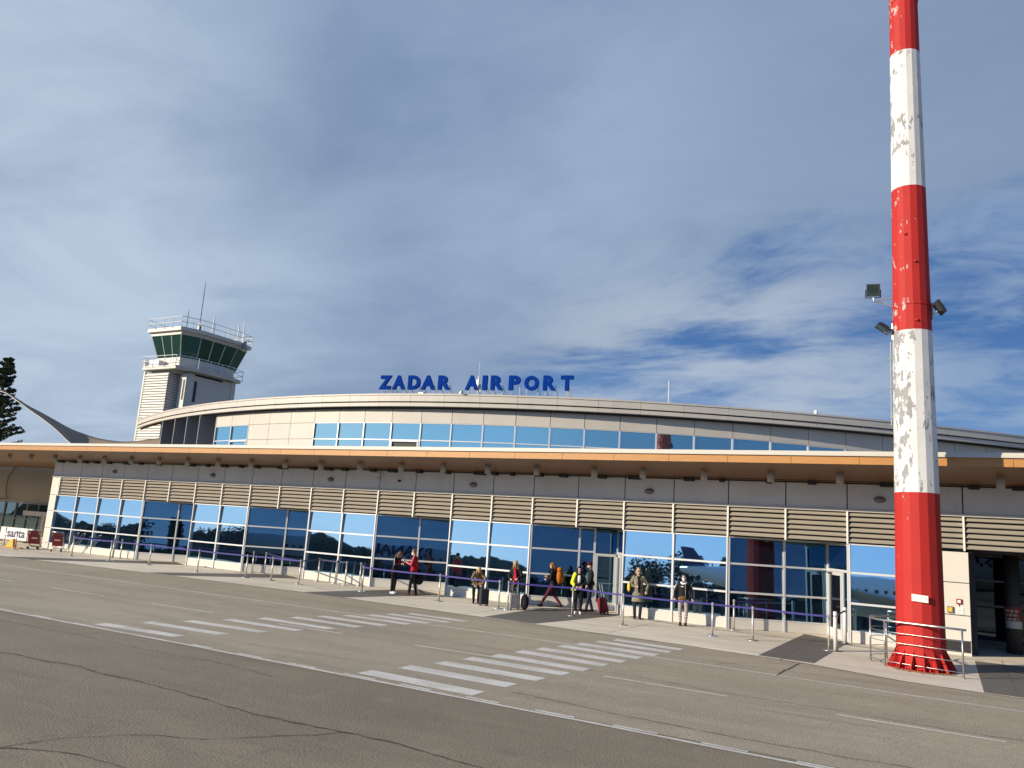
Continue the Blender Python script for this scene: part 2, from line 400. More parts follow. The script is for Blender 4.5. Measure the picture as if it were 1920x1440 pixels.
def ribbon(pts, wd, z, jit=0.):
    mb = MB(); pts = [Vector((x, y, 0)) for x, y in pts]; fine = []
    for a, b in zip(pts, pts[1:]):
        n = max(1, int((b - a).length / (.13 if jit > .015 else .25)))
        fine += [a.lerp(b, k / n) for k in range(n)]
    fine.append(pts[-1]); L = []; off = 0.
    for i, p in enumerate(fine):
        d = (fine[min(i + 1, len(fine) - 1)] - fine[max(i - 1, 0)]).normalized(); nrm = Vector((-d.y, d.x, 0))
        off = off * .8 + random.uniform(-jit, jit); w = wd * (1 + random.uniform(-.5, .5) * min(1, jit * 40))
        q = p + nrm * off; L.append((q + nrm * w / 2, q - nrm * w / 2))
    for (a, b), (c, d) in zip(L, L[1:]): mb.quad((b.x, b.y, z), (d.x, d.y, z), (c.x, c.y, z), (a.x, a.y, z))
    return mb
# joint along the kerb, cracks in the asphalt
struct(ribbon([(x, y - .04) for x, y in curb[1:-1]], .05, .0105, .012), 'pavement_joint', 'crack_tar')
def gp(x, y): return (x, y)
cracks = [[(-17, 8.9), (-15.15, 8.89), (-13.28, 9.06), (-11.25, 8.95), (-9.97, 8.9), (-8.6, 8.76), (-7.81, 8.77), (-7.02, 8.83), (-6.09, 8.87), (-5.32, 8.79), (-4.47, 8.71), (-2, 8.6)],
          [(-9.6, 5.2), (-9.43, 5.72), (-9.39, 6.06), (-9.28, 6.44), (-8.93, 6.9), (-8.62, 7.19), (-8.12, 7.42), (-7.83, 7.76), (-7.56, 8.12), (-7.29, 8.51), (-7.08, 8.8)],
          [(-9.43, 5.72), (-9.01, 5.96), (-8.59, 6.06), (-8.09, 6.1), (-7.79, 6.14), (-7, 6.2)],
          [(-24, 11.1), (-19.09, 11.07), (-16.47, 11.05), (-14.25, 10.96), (-12.04, 11.03), (-10.36, 10.86)],
          [(-6.7, 16.21), (-5.4, 16.18), (-4.05, 15.95), (-2.77, 15.96), (-1.63, 15.93), (-.65, 15.83), (.4, 15.77), (1.5, 15.8)],
          [(-6.71, 12.88), (-5.48, 12.75), (-4.34, 12.67), (-3.55, 12.61), (-2.73, 12.51), (-2.0, 12.58), (-1.28, 12.52), (-.47, 12.63), (1, 12.6)],
          [(-3.29, 18.98), (-3.32, 19.66), (-3.28, 20.47), (-3.24, 21.45)],
          [(-4.8, 19.35), (-4.33, 20.3), (-3.89, 20.65), (-3.3, 21.4)],
          [(-26, 17.9), (-22, 18.2), (-19.5, 18.25)], [(-19.4, 18.0), (-18.4, 18.4), (-17.9, 18.9)]]
for i, c in enumerate(cracks):
    struct(ribbon(c, (.030, .016, .018, .014, .016, .018, .045, .012, .012, .018)[i], .0085, .030), 'road_crack', 'crack_tar')
for xj in range(-44, 2, 5):
    yc = 23.1 if xj < -15 else 22.6 if xj < -5 else 21.4
    struct(ribbon([(xj + .3, yc), (xj + .35, 27.5)], .014, .0165, .002), 'pavement_joint', 'crack_tar')
struct(ribbon([(-46, 25.05), (-20, 25.1), (1, 24.0)], .012, .0165, .002), 'pavement_joint', 'crack_tar')
# painted markings
mk = ribbon([(-140, 12.1), (-20.72, 11.98), (-17.96, 11.94), (-14.78, 11.97), (-12.43, 11.92), (-9.68, 11.88), (-6.2, 11.82), (-4.76, 11.81), (-3.11, 11.74), (-1.6, 11.7), (30, 11.3)], .095, .0085, .004)
for x0, x1, y0 in ((-22.6, -21.8, 12.06), (-21, -20.3, 12.05), (-19.46, -18.7, 12.045), (-17.8, -17.07, 12.03), (-13.85, -13.24, 12.055), (-12.49, -11.81, 12.03), (-11.12, -10.41, 12.02), (-9.73, -9.0, 12.0), (-8.45, -7.8, 11.985), (-7.09, -6.45, 11.96), (-5.78, -5.1, 11.935), (-4.45, -3.75, 11.905), (-3.1, -2.45, 11.845), (-1.81, -1.1, 11.805)):
    mk2 = ribbon([(x0, y0), (x1, y0 - .015)], .075, .0085, .004); mk.add(mk2.v, mk2.f)
struct(mk, 'edge_line_marking', 'road_paint')
struct(ribbon([(-140, 19.8), (-34, 19.45), (-19.1, 19.38), (-10.2, 19.4), (-6.4, 19.2), (-3.3, 19.02), (-.66, 18.84), (1.25, 18.78), (30, 18.4)], .085, .0085, .008), 'lane_line_marking', 'road_paint')
for x0, x1, y0, y1 in ((-34.8, -32, 16.1, 16.1), (-30, -27.2, 16.05, 16.05), (-25.05, -22.5, 16.01, 16.03), (-20.26, -17.75, 15.98, 16.03), (-15.2, -13.05, 15.9, 15.9), (-10.9, -8.5, 15.89, 15.93), (-6.13, -3.62, 15.72, 15.62), (-1.74, .78, 15.52, 15.48), (2.8, 5.2, 15.4, 15.4)):
    struct(ribbon([(x0, y0), (x1, y1)], .09, .0085, .003), 'lane_dash_marking', 'road_paint')
z1 = [(-17.40, -14.87, 12.40, 12.57), (-17.12, -14.56, 13.43, 13.53), (-16.80, -14.30, 14.38, 14.52), (-16.50, -14.02, 15.38, 15.42), (-16.24, -13.79, 16.33, 16.32), (-15.96, -13.58, 17.24, 17.2),
      (-15.72, -13.38, 18.07, 18.04), (-15.48, -13.19, 18.9, 18.88), (-15.2, -13.0, 19.65, 19.6), (-15.0, -12.8, 20.35, 20.3), (-14.75, -12.6, 21.05, 20.95)]
z2 = [(-9.60, -7.05, 12.42, 12.33), (-9.41, -6.98, 13.43, 13.39), (-9.22, -6.86, 14.39, 14.35), (-9.11, -6.75, 15.33, 15.28), (-8.92, -6.64, 16.2, 16.08), (-8.82, -6.58, 17.14, 17.0),
      (-8.69, -6.47, 17.97, 17.83), (-8.54, -6.39, 18.84, 18.7), (-8.40, -6.25, 19.65, 19.5), (-8.21, -6.15, 20.5, 20.33), (-8.01, -6.08, 21.25, 21.05)]
for zb, hw in ((z1, .175), (z2, .225)):
    for a, b, ya, yb in zb:
        mb = MB(); n = 10
        for i in range(n):
            u0, u1 = i / n, (i + 1) / n
            X0, X1 = a + (b - a) * u0, a + (b - a) * u1; Y0, Y1 = ya + (yb - ya) * u0, ya + (yb - ya) * u1
            mb.quad((X0, Y0 - hw, .0085), (X1, Y1 - hw, .0085), (X1, Y1 + hw, .0085), (X0, Y0 + hw, .0085))
        struct(mb, 'zebra_crossing_stripe', 'road_paint')
# dark asphalt ramps in the pavement in front of the set-back doors
for q in ([(-4.3, 21.85), (-2.93, 21.75), (-2.70, 27.6), (-4.15, 28.7)], [(-12.9, 22.5), (-11.05, 22.4), (-10.3, 27.6), (-11.9, 28.6), (-13.1, 27.2)],
          [(-20.9, 23.0), (-18.95, 22.9), (-17.8, 27.6), (-19.5, 28.6), (-20.2, 27.2)], [(-29.6, 22.9), (-28.0, 22.95), (-25.35, 27.6), (-27.2, 28.5), (-27.9, 27.2)],
          [(-38.6, 22.2), (-36.6, 22.3), (-33.0, 27.6), (-34.8, 28.6), (-35.6, 27.2)], [(.66, 20.63), (5.5, 20.5), (5.5, 26.5), (.66, 26.6)]):
    struct(MB().poly([(a, b, .016) for a, b in q]), 'asphalt_ramp', 'ramp_asphalt')

# ------------------------------------------------------------------ terminal building
F = 27.65
TB = thing('terminal_building', 'long low terminal with blue glass bays, wooden canopy and curved upper floor', 'building', (-22, F, 0))
OFF = (22, -F, 0)
def part(mb, name, mats, smooth=False): return mb.build(name, mats, TB, smooth, OFF)
def sub(mb, name, mats, par, smooth=False): return mb.build(name, mats, par, smooth)
PJ = [-44.15, -42.40, -40.55, -38.68, -36.78, -34.88, -32.95, -31.05, -29.14, -27.25, -25.30, -23.40, -21.48, -19.58, -17.68, -15.80, -13.98, -12.10, -10.24, -8.40, -6.48, -4.59, -2.70, -.82, .53, 2.4, 4.3, 6.2, 8.1, 10]
XL, XR = -44.95, 10.
# cladding band under the canopy, one panel per module
mb = MB(); xs = [XL] + PJ
mb.box(XL + .02, XR, F + .05, F + .3, 4.05, 4.97, 1)
for a, b in zip(xs, xs[1:]): mb.box(a + .018, b - .018, F, F + .05, 4.125, 4.95)
part(mb, 'wall_cladding', ['cladding_grey', 'dark_gap'])
part(MB().box(XL, XR, F - .06, F + .045, 4.045, 4.12), 'drip_ledge', 'white_paint')
# louvre screens, one per module
for a, b in zip(xs, xs[1:]):
    if b - a < .9 and a < -44: a = -44.25
    mb = MB()
    for k in range(6):
        z = 3.09 + k * .164
        mb.obox(((a + b) / 2, F + .02, z + .055), ((b - a) / 2 - .03, 0, 0), (0, -.038, -.052), (0, .008, -.006))
    mb.box(a - .026, a + .026, F - .06, F + .09, 3.03, 4.043, 1)
    mb.box(a + .03, b - .03, F + .30, F + .32, 3.05, 4.04, 2)
    part(mb, 'louvre_screen', ['louvre_beige', 'frame_light', 'dark_gap'])
# end piers
mb = MB()
for z0, z1_ in ((0, .35), (.37, 1.18), (1.20, 2.13), (2.15, 3.03), (3.05, 4.04)): mb.box(XL, -44.33, F, F + .25, z0, z1_)
mb.box(XL + .02, -44.35, F + .02, F + .24, .1, 4.0, 1)
part(mb, 'end_pier', ['white_paint', 'dark_gap'])
mb = MB()
for z0, z1_ in ((0, .42), (.44, 1.14), (1.165, 2.08), (2.105, 2.99)): mb.box(-.30, .62, F + (.0 if z0 else .03), F + .5, z0, z1_)
mb.box(-.28, .60, F + .02, F + .48, .1, 2.98, 1)
part(mb, 'door_pier', ['white_paint', 'dark_gap'])
# side and back of the ground floor, its flat roof
mb = MB(); mb.box(XL, XL + .3, F + .26, 46, 0, 4.95); mb.box(XL + .3, 10, 45.7, 46, 0, 4.95)
part(mb, 'side_wall', 'white_paint')
part(MB().box(XL + .02, 10, F + .31, 46, 4.98, 5.25), 'flat_roof', 'grey_mid')

TILT = tan(radians(2.4))
ZR = [.36, 1.20, 2.14, 3.04]
def glazing(A, B, cuts, gl, skip=()):
    """window part along A->B: frame mesh, with the panes and the plinth as sub-parts"""
    A, B = Vector((*A, 0)), Vector((*B, 0)); u = (B - A); Lg = u.length; u.normalize(); n = Vector((u.y, -u.x, 0))   # outward
    fr, pn, pl = MB(), MB(), MB()
    ss = [0] + [c * Lg for c in cuts] + [Lg]
    def bar(s0, s1, z0, z1_, d0, d1, m=0, mb=fr):
        c = A + u * (s0 + s1) / 2 + n * (d0 + d1) / 2; c.z = (z0 + z1_) / 2
        mb.obox(c, u * (s1 - s0) / 2, n * (d1 - d0) / 2, (0, 0, (z1_ - z0) / 2), m)
    for i, s in enumerate(ss):
        w_ = .034
        bar(max(s - w_, -.01), min(s + w_, Lg + .01), .0, 3.04, -.10, .045)
    for i, (a, b) in enumerate(zip(ss, ss[1:])):
        if i in skip: continue
        for z in ZR[1:3]: bar(a + .034, b - .034, z - .032, z + .032, -.09, .035)
        bar(a + .034, b - .034, .345, .385, -.09, .02)
        bar(a + .034, b - .034, 3.0, 3.04, -.09, .02)
        bar(a + .034, b - .034, .02, .345, -.08, .01, 0, pl)
        for z0, z1_ in zip(ZR, ZR[1:]):
            h = z1_ - z0; d0 = random.uniform(-.0012, .0012)
            p = [A + u * (a + .02) + n * (-.03 + d0), A + u * (b - .02) + n * (-.03 - d0)]
            q = [x_ - n * (TILT * h + d0 * .5) for x_ in p]
            pn.quad((*p[0].xy, z0), (*p[1].xy, z0), (*q[1].xy, z1_), (*q[0].xy, z1_))
    w = part(fr, 'window', 'frame_metal'); sub(pn, 'pane', gl, w); sub(pl, 'plinth', 'white_paint', w)
    return w, A, u, n, Lg
BR = [(-44.32, [-42.42, -40.5, -38.55], -36.76), (-32.93, [-31.03], -29.16), (-25.28, [-23.36], -21.5), (-17.7, [-15.84], -14.02), (-10.22, [-8.37], -6.48), (-2.66, [], -.33)]
for a, c, b in BR: glazing((a, F), (b, F), [(k - a) / (b - a) for k in c], 'glass_coated')
ANG = radians(28.15)
for x0 in (-36.72, -29.12, -21.46, -13.98, -6.44):
    x1 = x0 + 2.95; y1 = F + 2.95 * tan(ANG)
    dk = x0 == -13.98
    cuts = [.56, .735] if dk else [.56]
    w, A, u, n, Lg = glazing((x0, F), (x1, y1), cuts, 'glass_tinted', skip=(2,) if dk else ())
    if dk: # door leaf in the glazing plane
        s0, s1 = .735 * Lg + .04, Lg - .04
        db = MB()
        def ob(s0_, s1_, z0, z1_, d, m=0): 
            c = A + u * (s0_ + s1_) / 2 + n * d; db.obox((c.x, c.y, (z0 + z1_) / 2), u * (s1_ - s0_) / 2, n * .03, (0, 0, (z1_ - z0) / 2), m)
        ob(s0, s0 + .09, .02, 2.1, .03); ob(s1 - .09, s1, .02, 2.1, .03); ob(s0 + .09, s1 - .09, 2.0, 2.1, .03); ob(s0 + .09, s1 - .09, .02, .30, .03)
        db2 = MB(); c0, c1 = A + u * (s0 + .08), A + u * (s1 - .08)
        db2.quad((c0.x, c0.y, .28), (c1.x, c1.y, .28), (c1.x, c1.y, 2.02), (c0.x, c0.y, 2.02))
        c0, c1 = A + u * s0, A + u * s1
        db2.quad((c0.x, c0.y, 2.12), (c1.x, c1.y, 2.12), (c1.x - n.x * .04, c1.y - n.y * .04, 3.0), (c0.x - n.x * .04, c0.y - n.y * .04, 3.0))
        d = part(db, 'door', 'frame_metal'); sub(db2, 'door_glass', 'glass_tinted', d)
        hb = MB(); c = A + u * (s0 + .14) + n * .09; hb.tube([(c.x, c.y, 1.0), (c.x + u.x * .5, c.y + u.y * .5, 1.0)], .014); sub(hb, 'handle', 'steel', d)
    # return wall with its door, facing left
    rA, rB = Vector((x1, y1, 0)), Vector((x0 + 3.78, F, 0)); ru = (rB - rA); RL = ru.length; ru.normalize(); rn = Vector((ru.y, -ru.x, 0))
    fb, gb = MB(), MB()
    def rb(s0, s1, z0, z1_, d0=-.05, d1=.03, mb_=None):
        c = rA + ru * (s0 + s1) / 2 + rn * (d0 + d1) / 2; (mb_ or fb).obox((c.x, c.y, (z0 + z1_) / 2), ru * (s1 - s0) / 2, rn * (d1 - d0) / 2, (0, 0, (z1_ - z0) / 2))
    rb(.04, .12, 0, 3.03); rb(RL - .12, RL - .04, 0, 3.03); rb(.12, RL - .12, 2.12, 2.2); rb(.12, RL - .12, 2.96, 3.03)
    for s0, s1, z0, z1_ in ((.1, RL - .1, 2.2, 2.96), (RL - .48, RL - .1, .3, 2.12)):
        p, q = rA + ru * s0, rA + ru * s1; gb.quad((p.x, p.y, z0), (q.x, q.y, z0), (q.x, q.y, z1_), (p.x, p.y, z1_))
    rb(RL - .5, RL - .42, 0, 2.12); rb(RL - .42, RL - .12, .02, .3)
    wr = part(fb, 'window', 'frame_metal'); sub(gb, 'pane', 'glass_tinted', wr)
    fb = MB(); gb = MB()
    rb(.13, .23, .02, 2.11, -.04, .05); rb(RL - .61, RL - .51, .02, 2.11, -.04, .05); rb(.23, RL - .61, 2.0, 2.11, -.04, .05); rb(.23, RL - .61, .02, .32, -.04, .05)
    p, q = rA + ru * .2, rA + ru * (RL - .56); gb.quad((p.x, p.y, .3), (q.x, q.y, .3), (q.x, q.y, 2.02), (p.x, p.y, 2.02))
    d = part(fb, 'door', 'frame_metal'); sub(gb, 'door_glass', 'glass_dark', d)
    hb = MB(); h0 = rA + ru * (RL - .66) + rn * .09; hb.tube([(h0.x - rn.x * .05, h0.y - rn.y * .05, 1.02), (h0.x, h0.y, 1.02), (h0.x - ru.x * .16, h0.y - ru.y * .16, 1.02)], .015); sub(hb, 'handle', 'steel_dark', d)
    hb = MB(); hb.obox(tuple(rA + ru * .4 + rn * .08 + Vector((0, 0, 2.06))), ru * .14, rn * .03, (0, 0, .03)); sub(hb, 'door_closer', 'steel_dark', d)
    part(MB().poly([(x0, F, 3.043), (x0 + 3.78, F, 3.043), (x1, y1 + .02, 3.043)]), 'recess_soffit', 'cladding_grey')
# open bay at the right: side walls, back glazing, round column with a warning wrap
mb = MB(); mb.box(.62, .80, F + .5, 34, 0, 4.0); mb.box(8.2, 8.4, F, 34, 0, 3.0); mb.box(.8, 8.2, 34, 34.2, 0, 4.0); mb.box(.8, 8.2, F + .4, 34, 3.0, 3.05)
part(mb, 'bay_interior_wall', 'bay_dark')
fr, pn = MB(), MB()
for k in range(7): fr.box(.85 + k * 1.2 - .04, .85 + k * 1.2 + .04, 32.9, 33.05, 0, 3.0)
for z in (.05, 1.25, 2.1, 2.95): fr.box(.85, 8.1, 32.95, 33.0, z - .035, z + .035)
pn.quad((.8, 33.02, 0), (8.2, 33.02, 0), (8.2, 33.06, 3), (.8, 33.06, 3))
w = part(fr, 'window', 'steel_dark'); sub(pn, 'pane', 'glass_dark', w)
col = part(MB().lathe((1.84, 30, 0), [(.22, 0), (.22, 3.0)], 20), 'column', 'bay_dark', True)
wr = MB().lathe((1.84, 30, 0), [(.226, .78), (.226, 1.0)], 20, 1, False).lathe((1.84, 30, 0), [(.226, 1.0), (.226, 1.42)], 20, 0, False); sub(wr, 'column_wrap', ['print_red', 'print_grey'], col, True)
pm = MB()
for k in range(14):
    a_ = -pi * .92 + k * .135
    for j in range(3):
        if (k * 7 + j * 5) % 4: pm.obox((1.84 + .232 * cos(a_), 30 + .232 * sin(a_), 1.06 + j * .12), (-.010 * sin(a_), .010 * cos(a_), 0), (.003 * cos(a_), .003 * sin(a_), 0), (0, 0, .035))
tag(pm.build('wrap_print', 'print_grey', col), kind='stuff')

# canopy: white gutter, wooden fascia and soffit
CX0, CX1, CY = -84., 12., 25.0
cb = MB(); cb.quad((CX0, CY + .02, 5.30), (CX0, F + .0, 4.96), (CX1, F + .0, 4.96), (CX1, CY + .02, 5.30)); 
can = part(cb, 'canopy', 'wood_soffit')
fj = [CX0] + [-40.1 + 1.9 * k - 1.9 * 23 for k in range(0, 52)]; fj = [x for x in fj if CX0 <= x <= CX1] + [CX1]
mb = MB()
for a, b in zip(fj, fj[1:]):
    if b - a > .05: mb.box(a + .006, b - .006, CY, CY + .03, 5.30, 5.535)
sub(mb, 'fascia', 'wood_fascia', can)
sub(MB().box(CX0, CX1, CY - .06, CY + .10, 5.54, 5.61).box(CX0, CX1, CY - .03, CY + .10, 5.61, 5.68).box(CX0, CX1, CY + .03, CY + .1, 5.31, 5.54), 'gutter', 'gutter_white', can)
sub(MB().quad((CX0, CY + .1, 5.66), (CX1, CY + .1, 5.66), (CX1, F + .6, 5.3), (CX0, F + .6, 5.3)).box(CX0, CX1, F + .02, F + .25, 4.97, 5.28), 'canopy_roof', 'grey_mid', can)
sub(MB().box(CX0, XL - .02, F + .02, 35.4, 5.0, 5.3), 'entrance_soffit', 'wood_soffit', can)
mb = MB().box(XL, 10, F - .28, F - .04, 4.985, 5.0)
x = XL + .6
while x < 9:
    if random.random() < .8: mb.box(x, x + random.uniform(.12, .5), F - .26, F - .06, 4.86, 4.975)
    x += random.uniform(.8, 1.6)
mb.tube([(XL, F - .12, 4.93), (9, F - .12, 4.93)], .018, 6)
sub(mb, 'cable_tray', 'black', can)

# ------------------------------------------------------------------ curved upper floor
CO = [-1.7459132041145406e-08, -2.923673306937023e-06, -0.00010547105078614736, 0.01470053340633721, 0.8924582478830787, 44.874150926096135]
def ey(x):
    r = 0.
    for c in CO: r = r * x + c
    return r
def edge(x, inset):
    d = (ey(x + .01) - ey(x - .01)) / .02; l = sqrt(1 + d * d)
    return (x - d / l * inset, ey(x) + 1 / l * inset)
WJ = [-39.72, -37.87, -35.99, -34.05, -32.21, -30.32, -28.58, -26.87, -25.17, -23.47, -21.8, -20.16, -18.56, -16.92, -15.34, -13.76, -12.16, -10.54, -8.91, -7.31, -5.72, -4.14, -2.56, -.98, .62, 2.08, 2.86, 4.4, 6]
def wpt(xw):   # wall point with this x on the curve set .5 behind the roof edge
    x = xw
    for _ in range(8): x += (xw - edge(x, .5)[0])
    return Vector((*edge(x, .5), 0))
WP = [wpt(x) for x in WJ]
def wz(x): return 7.85 if x < -9 else 7.85 - .16 * min(1, (x + 9) / 6)
def seg(mb, a, b, z0, z1_, g=.014, d=.04, m=0, off=0.):
    u = (b - a).normalized(); n = Vector((u.y, -u.x, 0)); c = (a + b) / 2 + n * (off - d / 2); c.z = (z0 + z1_) / 2
    mb.obox(c, u * ((b - a).length / 2 - g), n * (d / 2), (0, 0, (z1_ - z0) / 2), m)
mb = MB()
for i, (a, b) in enumerate(zip(WP, WP[1:])):
    zt = wz(a.x); win = i in (0, 1) or 5 <= i <= 22 or i >= 26
    seg(mb, a, b, zt + .01, 8.62)
    seg(mb, a, b, 4.9, 9.0, .0, .06, 1, -.10)
    if not win:
        seg(mb, a, b, 6.97, zt - .01); seg(mb, a, b, 5.2, 6.95)
    else: seg(mb, a, b, 5.2, 6.3)
part(mb, 'upper_wall', ['cladding_cream', 'dark_gap'])
for i, (a, b) in enumerate(zip(WP, WP[1:])):
    if not (i in (0, 1) or 5 <= i <= 22 or i >= 26): continue
    zt = wz(a.x); fr, pn = MB(), MB(); u = (b - a).normalized(); n = Vector((u.y, -u.x, 0))
    for s, e in ((a, a + u * .035), (b - u * .035, b)): seg(fr, s, e, 6.3, zt, 0, .10, 0, .02)
    seg(fr, a, b, zt - .03, zt, .03, .08); seg(fr, a, b, 6.93, 6.985, .036, .08)
    if i in (1, 8):
        seg(fr, a + u * .06, b - u * .06, 6.86, 6.92, 0, .05, 0, .05)
        for s, e in ((a + u * .06, a + u * .12), (b - u * .12, b - u * .06)): seg(fr, s, e, 6.3, 6.86, 0, .05, 0, .05)
    p, q = a - n * .06, b - n * .06; dz = random.uniform(-.004, .004)
    pn.quad((p.x, p.y, 6.3), (q.x, q.y, 6.3), (q.x - n.x * dz, q.y - n.y * dz, zt), (p.x, p.y, zt))
    w = part(fr, 'upper_window', 'frame_metal'); sub(pn, 'pane', 'glass_upper', w)
    if i == 8: # open vent light
        v = MB(); p, q = a - n * .03 + u * .13, b - n * .03 - u * .13; v.quad((p.x, p.y, 6.3), (q.x, q.y, 6.3), (q.x, q.y, 6.86), (p.x, p.y, 6.86)); sub(v, 'vent_opening', 'black', w)
# roof edge in two tiers with a cap
EX = [-55.5 + .62 * k for k in range(101)]
RP = [Vector((*edge(x, 0), 0)) for x in EX]
mb = MB()
for i, x in enumerate(EX[:-1]):
    gj = .006 if i % 3 == 0 else 0
    a, b = RP[i], RP[i + 1]
    def lay(z0, z1_, off, m=0):
        u = (b - a).normalized(); n = Vector((u.y, -u.x, 0)); A_, B_ = Vector((*edge(EX[i], -off), 0)), Vector((*edge(EX[i + 1], -off), 0))
        C_, D_ = Vector((*edge(EX[i + 1], .35), 0)), Vector((*edge(EX[i], .35), 0)); A2 = A_ + u * gj * 2
        mb.add([(A2.x, A2.y, z0), (B_.x, B_.y, z0), (C_.x, C_.y, z0), (D_.x, D_.y, z0), (A2.x, A2.y, z1_), (B_.x, B_.y, z1_), (C_.x, C_.y, z1_), (D_.x, D_.y, z1_)],
               [(3, 2, 1, 0), (4, 5, 6, 7), (0, 1, 5, 4), (2, 3, 7, 6)] + ([(3, 0, 4, 7), (1, 2, 6, 5)]), m)
    lay(9.215, 9.30, .03); lay(9.20, 9.215, -.01, 1); lay(8.90, 9.20, .0); lay(8.84, 8.90, -.10, 1); lay(8.66, 8.84, -.06); lay(8.55, 8.66, -.32, 1)
part(mb, 'roof_edge', ['cladding_cream', 'dark_gap'])
back = [(6.5, 70), (-55.5, 70)]
rb_ = MB(); pts = [edge(x, .3) for x in EX]; rb_.poly([(x, y, 9.24) for x, y in pts] + [(x, y, 9.24) for x, y in back])
part(rb_, 'roof', 'grey_mid')
# shaded corner with fins and deep windows at the left end
for xf, dd in ((-47.9, 1.3), (-45.4, 1.4), (-43.3, 1.5), (-41.4, 1.5)):
    p = Vector((*edge(xf, .12), 0)); nx = Vector((.35, .94, 0)); mb = MB(); c = p + nx * dd / 2; c.z = 7.0
    mb.obox(c, nx * dd / 2, Vector((.94, -.35, 0)) * .05, (0, 0, 1.86)); part(mb, 'fin', 'fin_grey')
fr, pn = MB(), MB()
rp = [Vector((*edge(x, 2.2), 0)) for x in (-50.5, -49, -47.4, -45, -43, -41.2, -39.9)]
for a, b in zip(rp, rp[1:]):
    seg(fr, a, a + (b - a).normalized() * .08, 5.2, 8.6, 0, .1); seg(fr, a, b, 7.05, 7.13, .04, .08); seg(fr, a, b, 5.9, 5.98, .04, .08)
    pn.quad((a.x, a.y + .05, 5.2), (b.x, b.y + .05, 5.2), (b.x, b.y + .05, 8.6), (a.x, a.y + .05, 8.6))
w = part(fr, 'corner_window', 'frame_light'); sub(pn, 'pane', 'glass_dark', w)
a = WP[0]; mb = MB(); mb.add([(a.x, a.y, 4.9), (a.x + .5, a.y + 2.2, 4.9), (a.x + .5, a.y + 2.2, 8.7), (a.x, a.y, 8.7), (a.x - .1, a.y + .02, 4.9), (a.x + .4, a.y + 2.22, 4.9), (a.x + .4, a.y + 2.22, 8.7), (a.x - .1, a.y + .02, 8.7)], [(0, 1, 2, 3), (7, 6, 5, 4), (0, 3, 7, 4), (1, 5, 6, 2)])
part(mb, 'corner_return', 'fin_grey')

# ------------------------------------------------------------------ things fixed on the terminal
DL = [-47.2, -45.1, -42.87, -40.64, -38.56, -36.4, -34.27, -32.19, -30.08, -27.91, -25.8, -23.7, -21.56, -19.43, -17.37, -15.33, -13.23, -10.92, -9.11, -6.98, -4.83, -2.77, -.66, 1.46]
d0 = None
for i, x in enumerate(DL):
    lab = f'white cylinder downlight under the wooden soffit, {ORD[i]} from the left of the row'
    if d0 is None:
        d0 = o = thing('downlight', lab, 'light', (0, 0, 0), 0, 'downlights under the canopy')
        MB().lathe((0, 0, 0), [(.105, -.16), (.11, -.155), (.11, .20)], 18).build('housing', 'downlight_grey', o, True)
        MB().lathe((0, 0, 0), [(.085, -.164), (.085, -.158)], 18).build('lens', 'grey_mid', o)
    else: o = copy_tree(d0)
    o['label'] = lab; o.location = (x, 26.3, 4.98)
wl0 = None
for i, (x, lab) in enumerate(((-39.49, 'small oval brown wall lamp on the grey panels above the leftmost four-pane window'), (-31.87, 'oval brown wall lamp on the grey panels, second from the left end'),
                              (-24.26, 'oval brown wall lamp on the grey panels, third from the left end'), (-16.75, 'brown wall lamp with a rust streak above the phone-checking couple'), (-9.31, 'brown wall lamp on the grey panels above the woman in the long coat'),
                              (-1.75, 'brown square wall lamp on the grey panels just left of the red mast'))):
    if wl0 is None:
        wl0 = o = thing('wall_lamp', lab, 'wall lamp', (0, 0, 0), 0, 'wall lamps above the louvres')
        MB().ell((0, -.05, 0), (.155, .07, .085), 16, 8).build('lens', 'lamp_brown', o, True)
        MB().ell((0, -.012, 0), (.18, .03, .105), 16, 6).build('backplate', 'steel_dark', o, True)
    else: o = copy_tree(wl0)
    o['label'] = lab; o.location = (x, F, 4.46)
o = thing('smoke_detector', 'small dark red round sounder on the grey panels', 'detector', (-20.44, F, 4.51)); MB().ell((0, -.03, 0), (.10, .05, .05), 14, 6).build('body', 'trolley_red', o, True); MB().ell((0, -.06, 0), (.05, .04, .03), 10, 6).build('beacon', 'black', o, True)
def camera_unit(name, lab, loc, rz):
    o = thing(name, lab, 'camera', loc, rz)
    MB().box(-.05, .05, -.22, .12, -.05, .05).box(-.06, .06, -.27, .0, .05, .062).build('housing', 'white_metal', o)
    MB().tube([(0, 0, -.05), (0, .05, -.14), (0, .2, -.16)], .018).build('bracket', 'grey_mid', o)
    MB().lathe((0, 0, 0), [(.035, 0), (.035, .01)], 12).build('lens', 'black', o).matrix_local = Matrix.Translation((0, -.222, 0)) @ Matrix.Rotation(pi / 2, 4, 'X')
    return o
camera_unit('security_camera', 'white security camera on a bracket over the panel joint', (-21.5, F - .2, 4.72), -.9)
camera_unit('security_camera', 'white security camera on the roof edge below the sign gap', (-21.15, 33.05, 9.36), .9)
o = thing('roof_box', 'small white box on the roof edge below the letter D', 'box', (-23.5, 33.0, 9.30)); MB().box(-.16, .16, -.1, .1, 0, .11).build('body', 'white_metal', o); MB().box(-.17, .17, -.11, .11, .11, .13).build('lid', 'grey_mid', o)
o = thing('roof_box', 'small white light on the roof edge left of the mast', 'light', (-5.35, 40.75, 9.30)); MB().lathe((0, 0, 0), [(.09, 0), (.09, .16), (.05, .2)], 12).build('housing', 'white_metal', o); MB().lathe((0, 0, 0), [(.11, 0), (.11, .02)], 12).build('base', 'grey_mid', o)
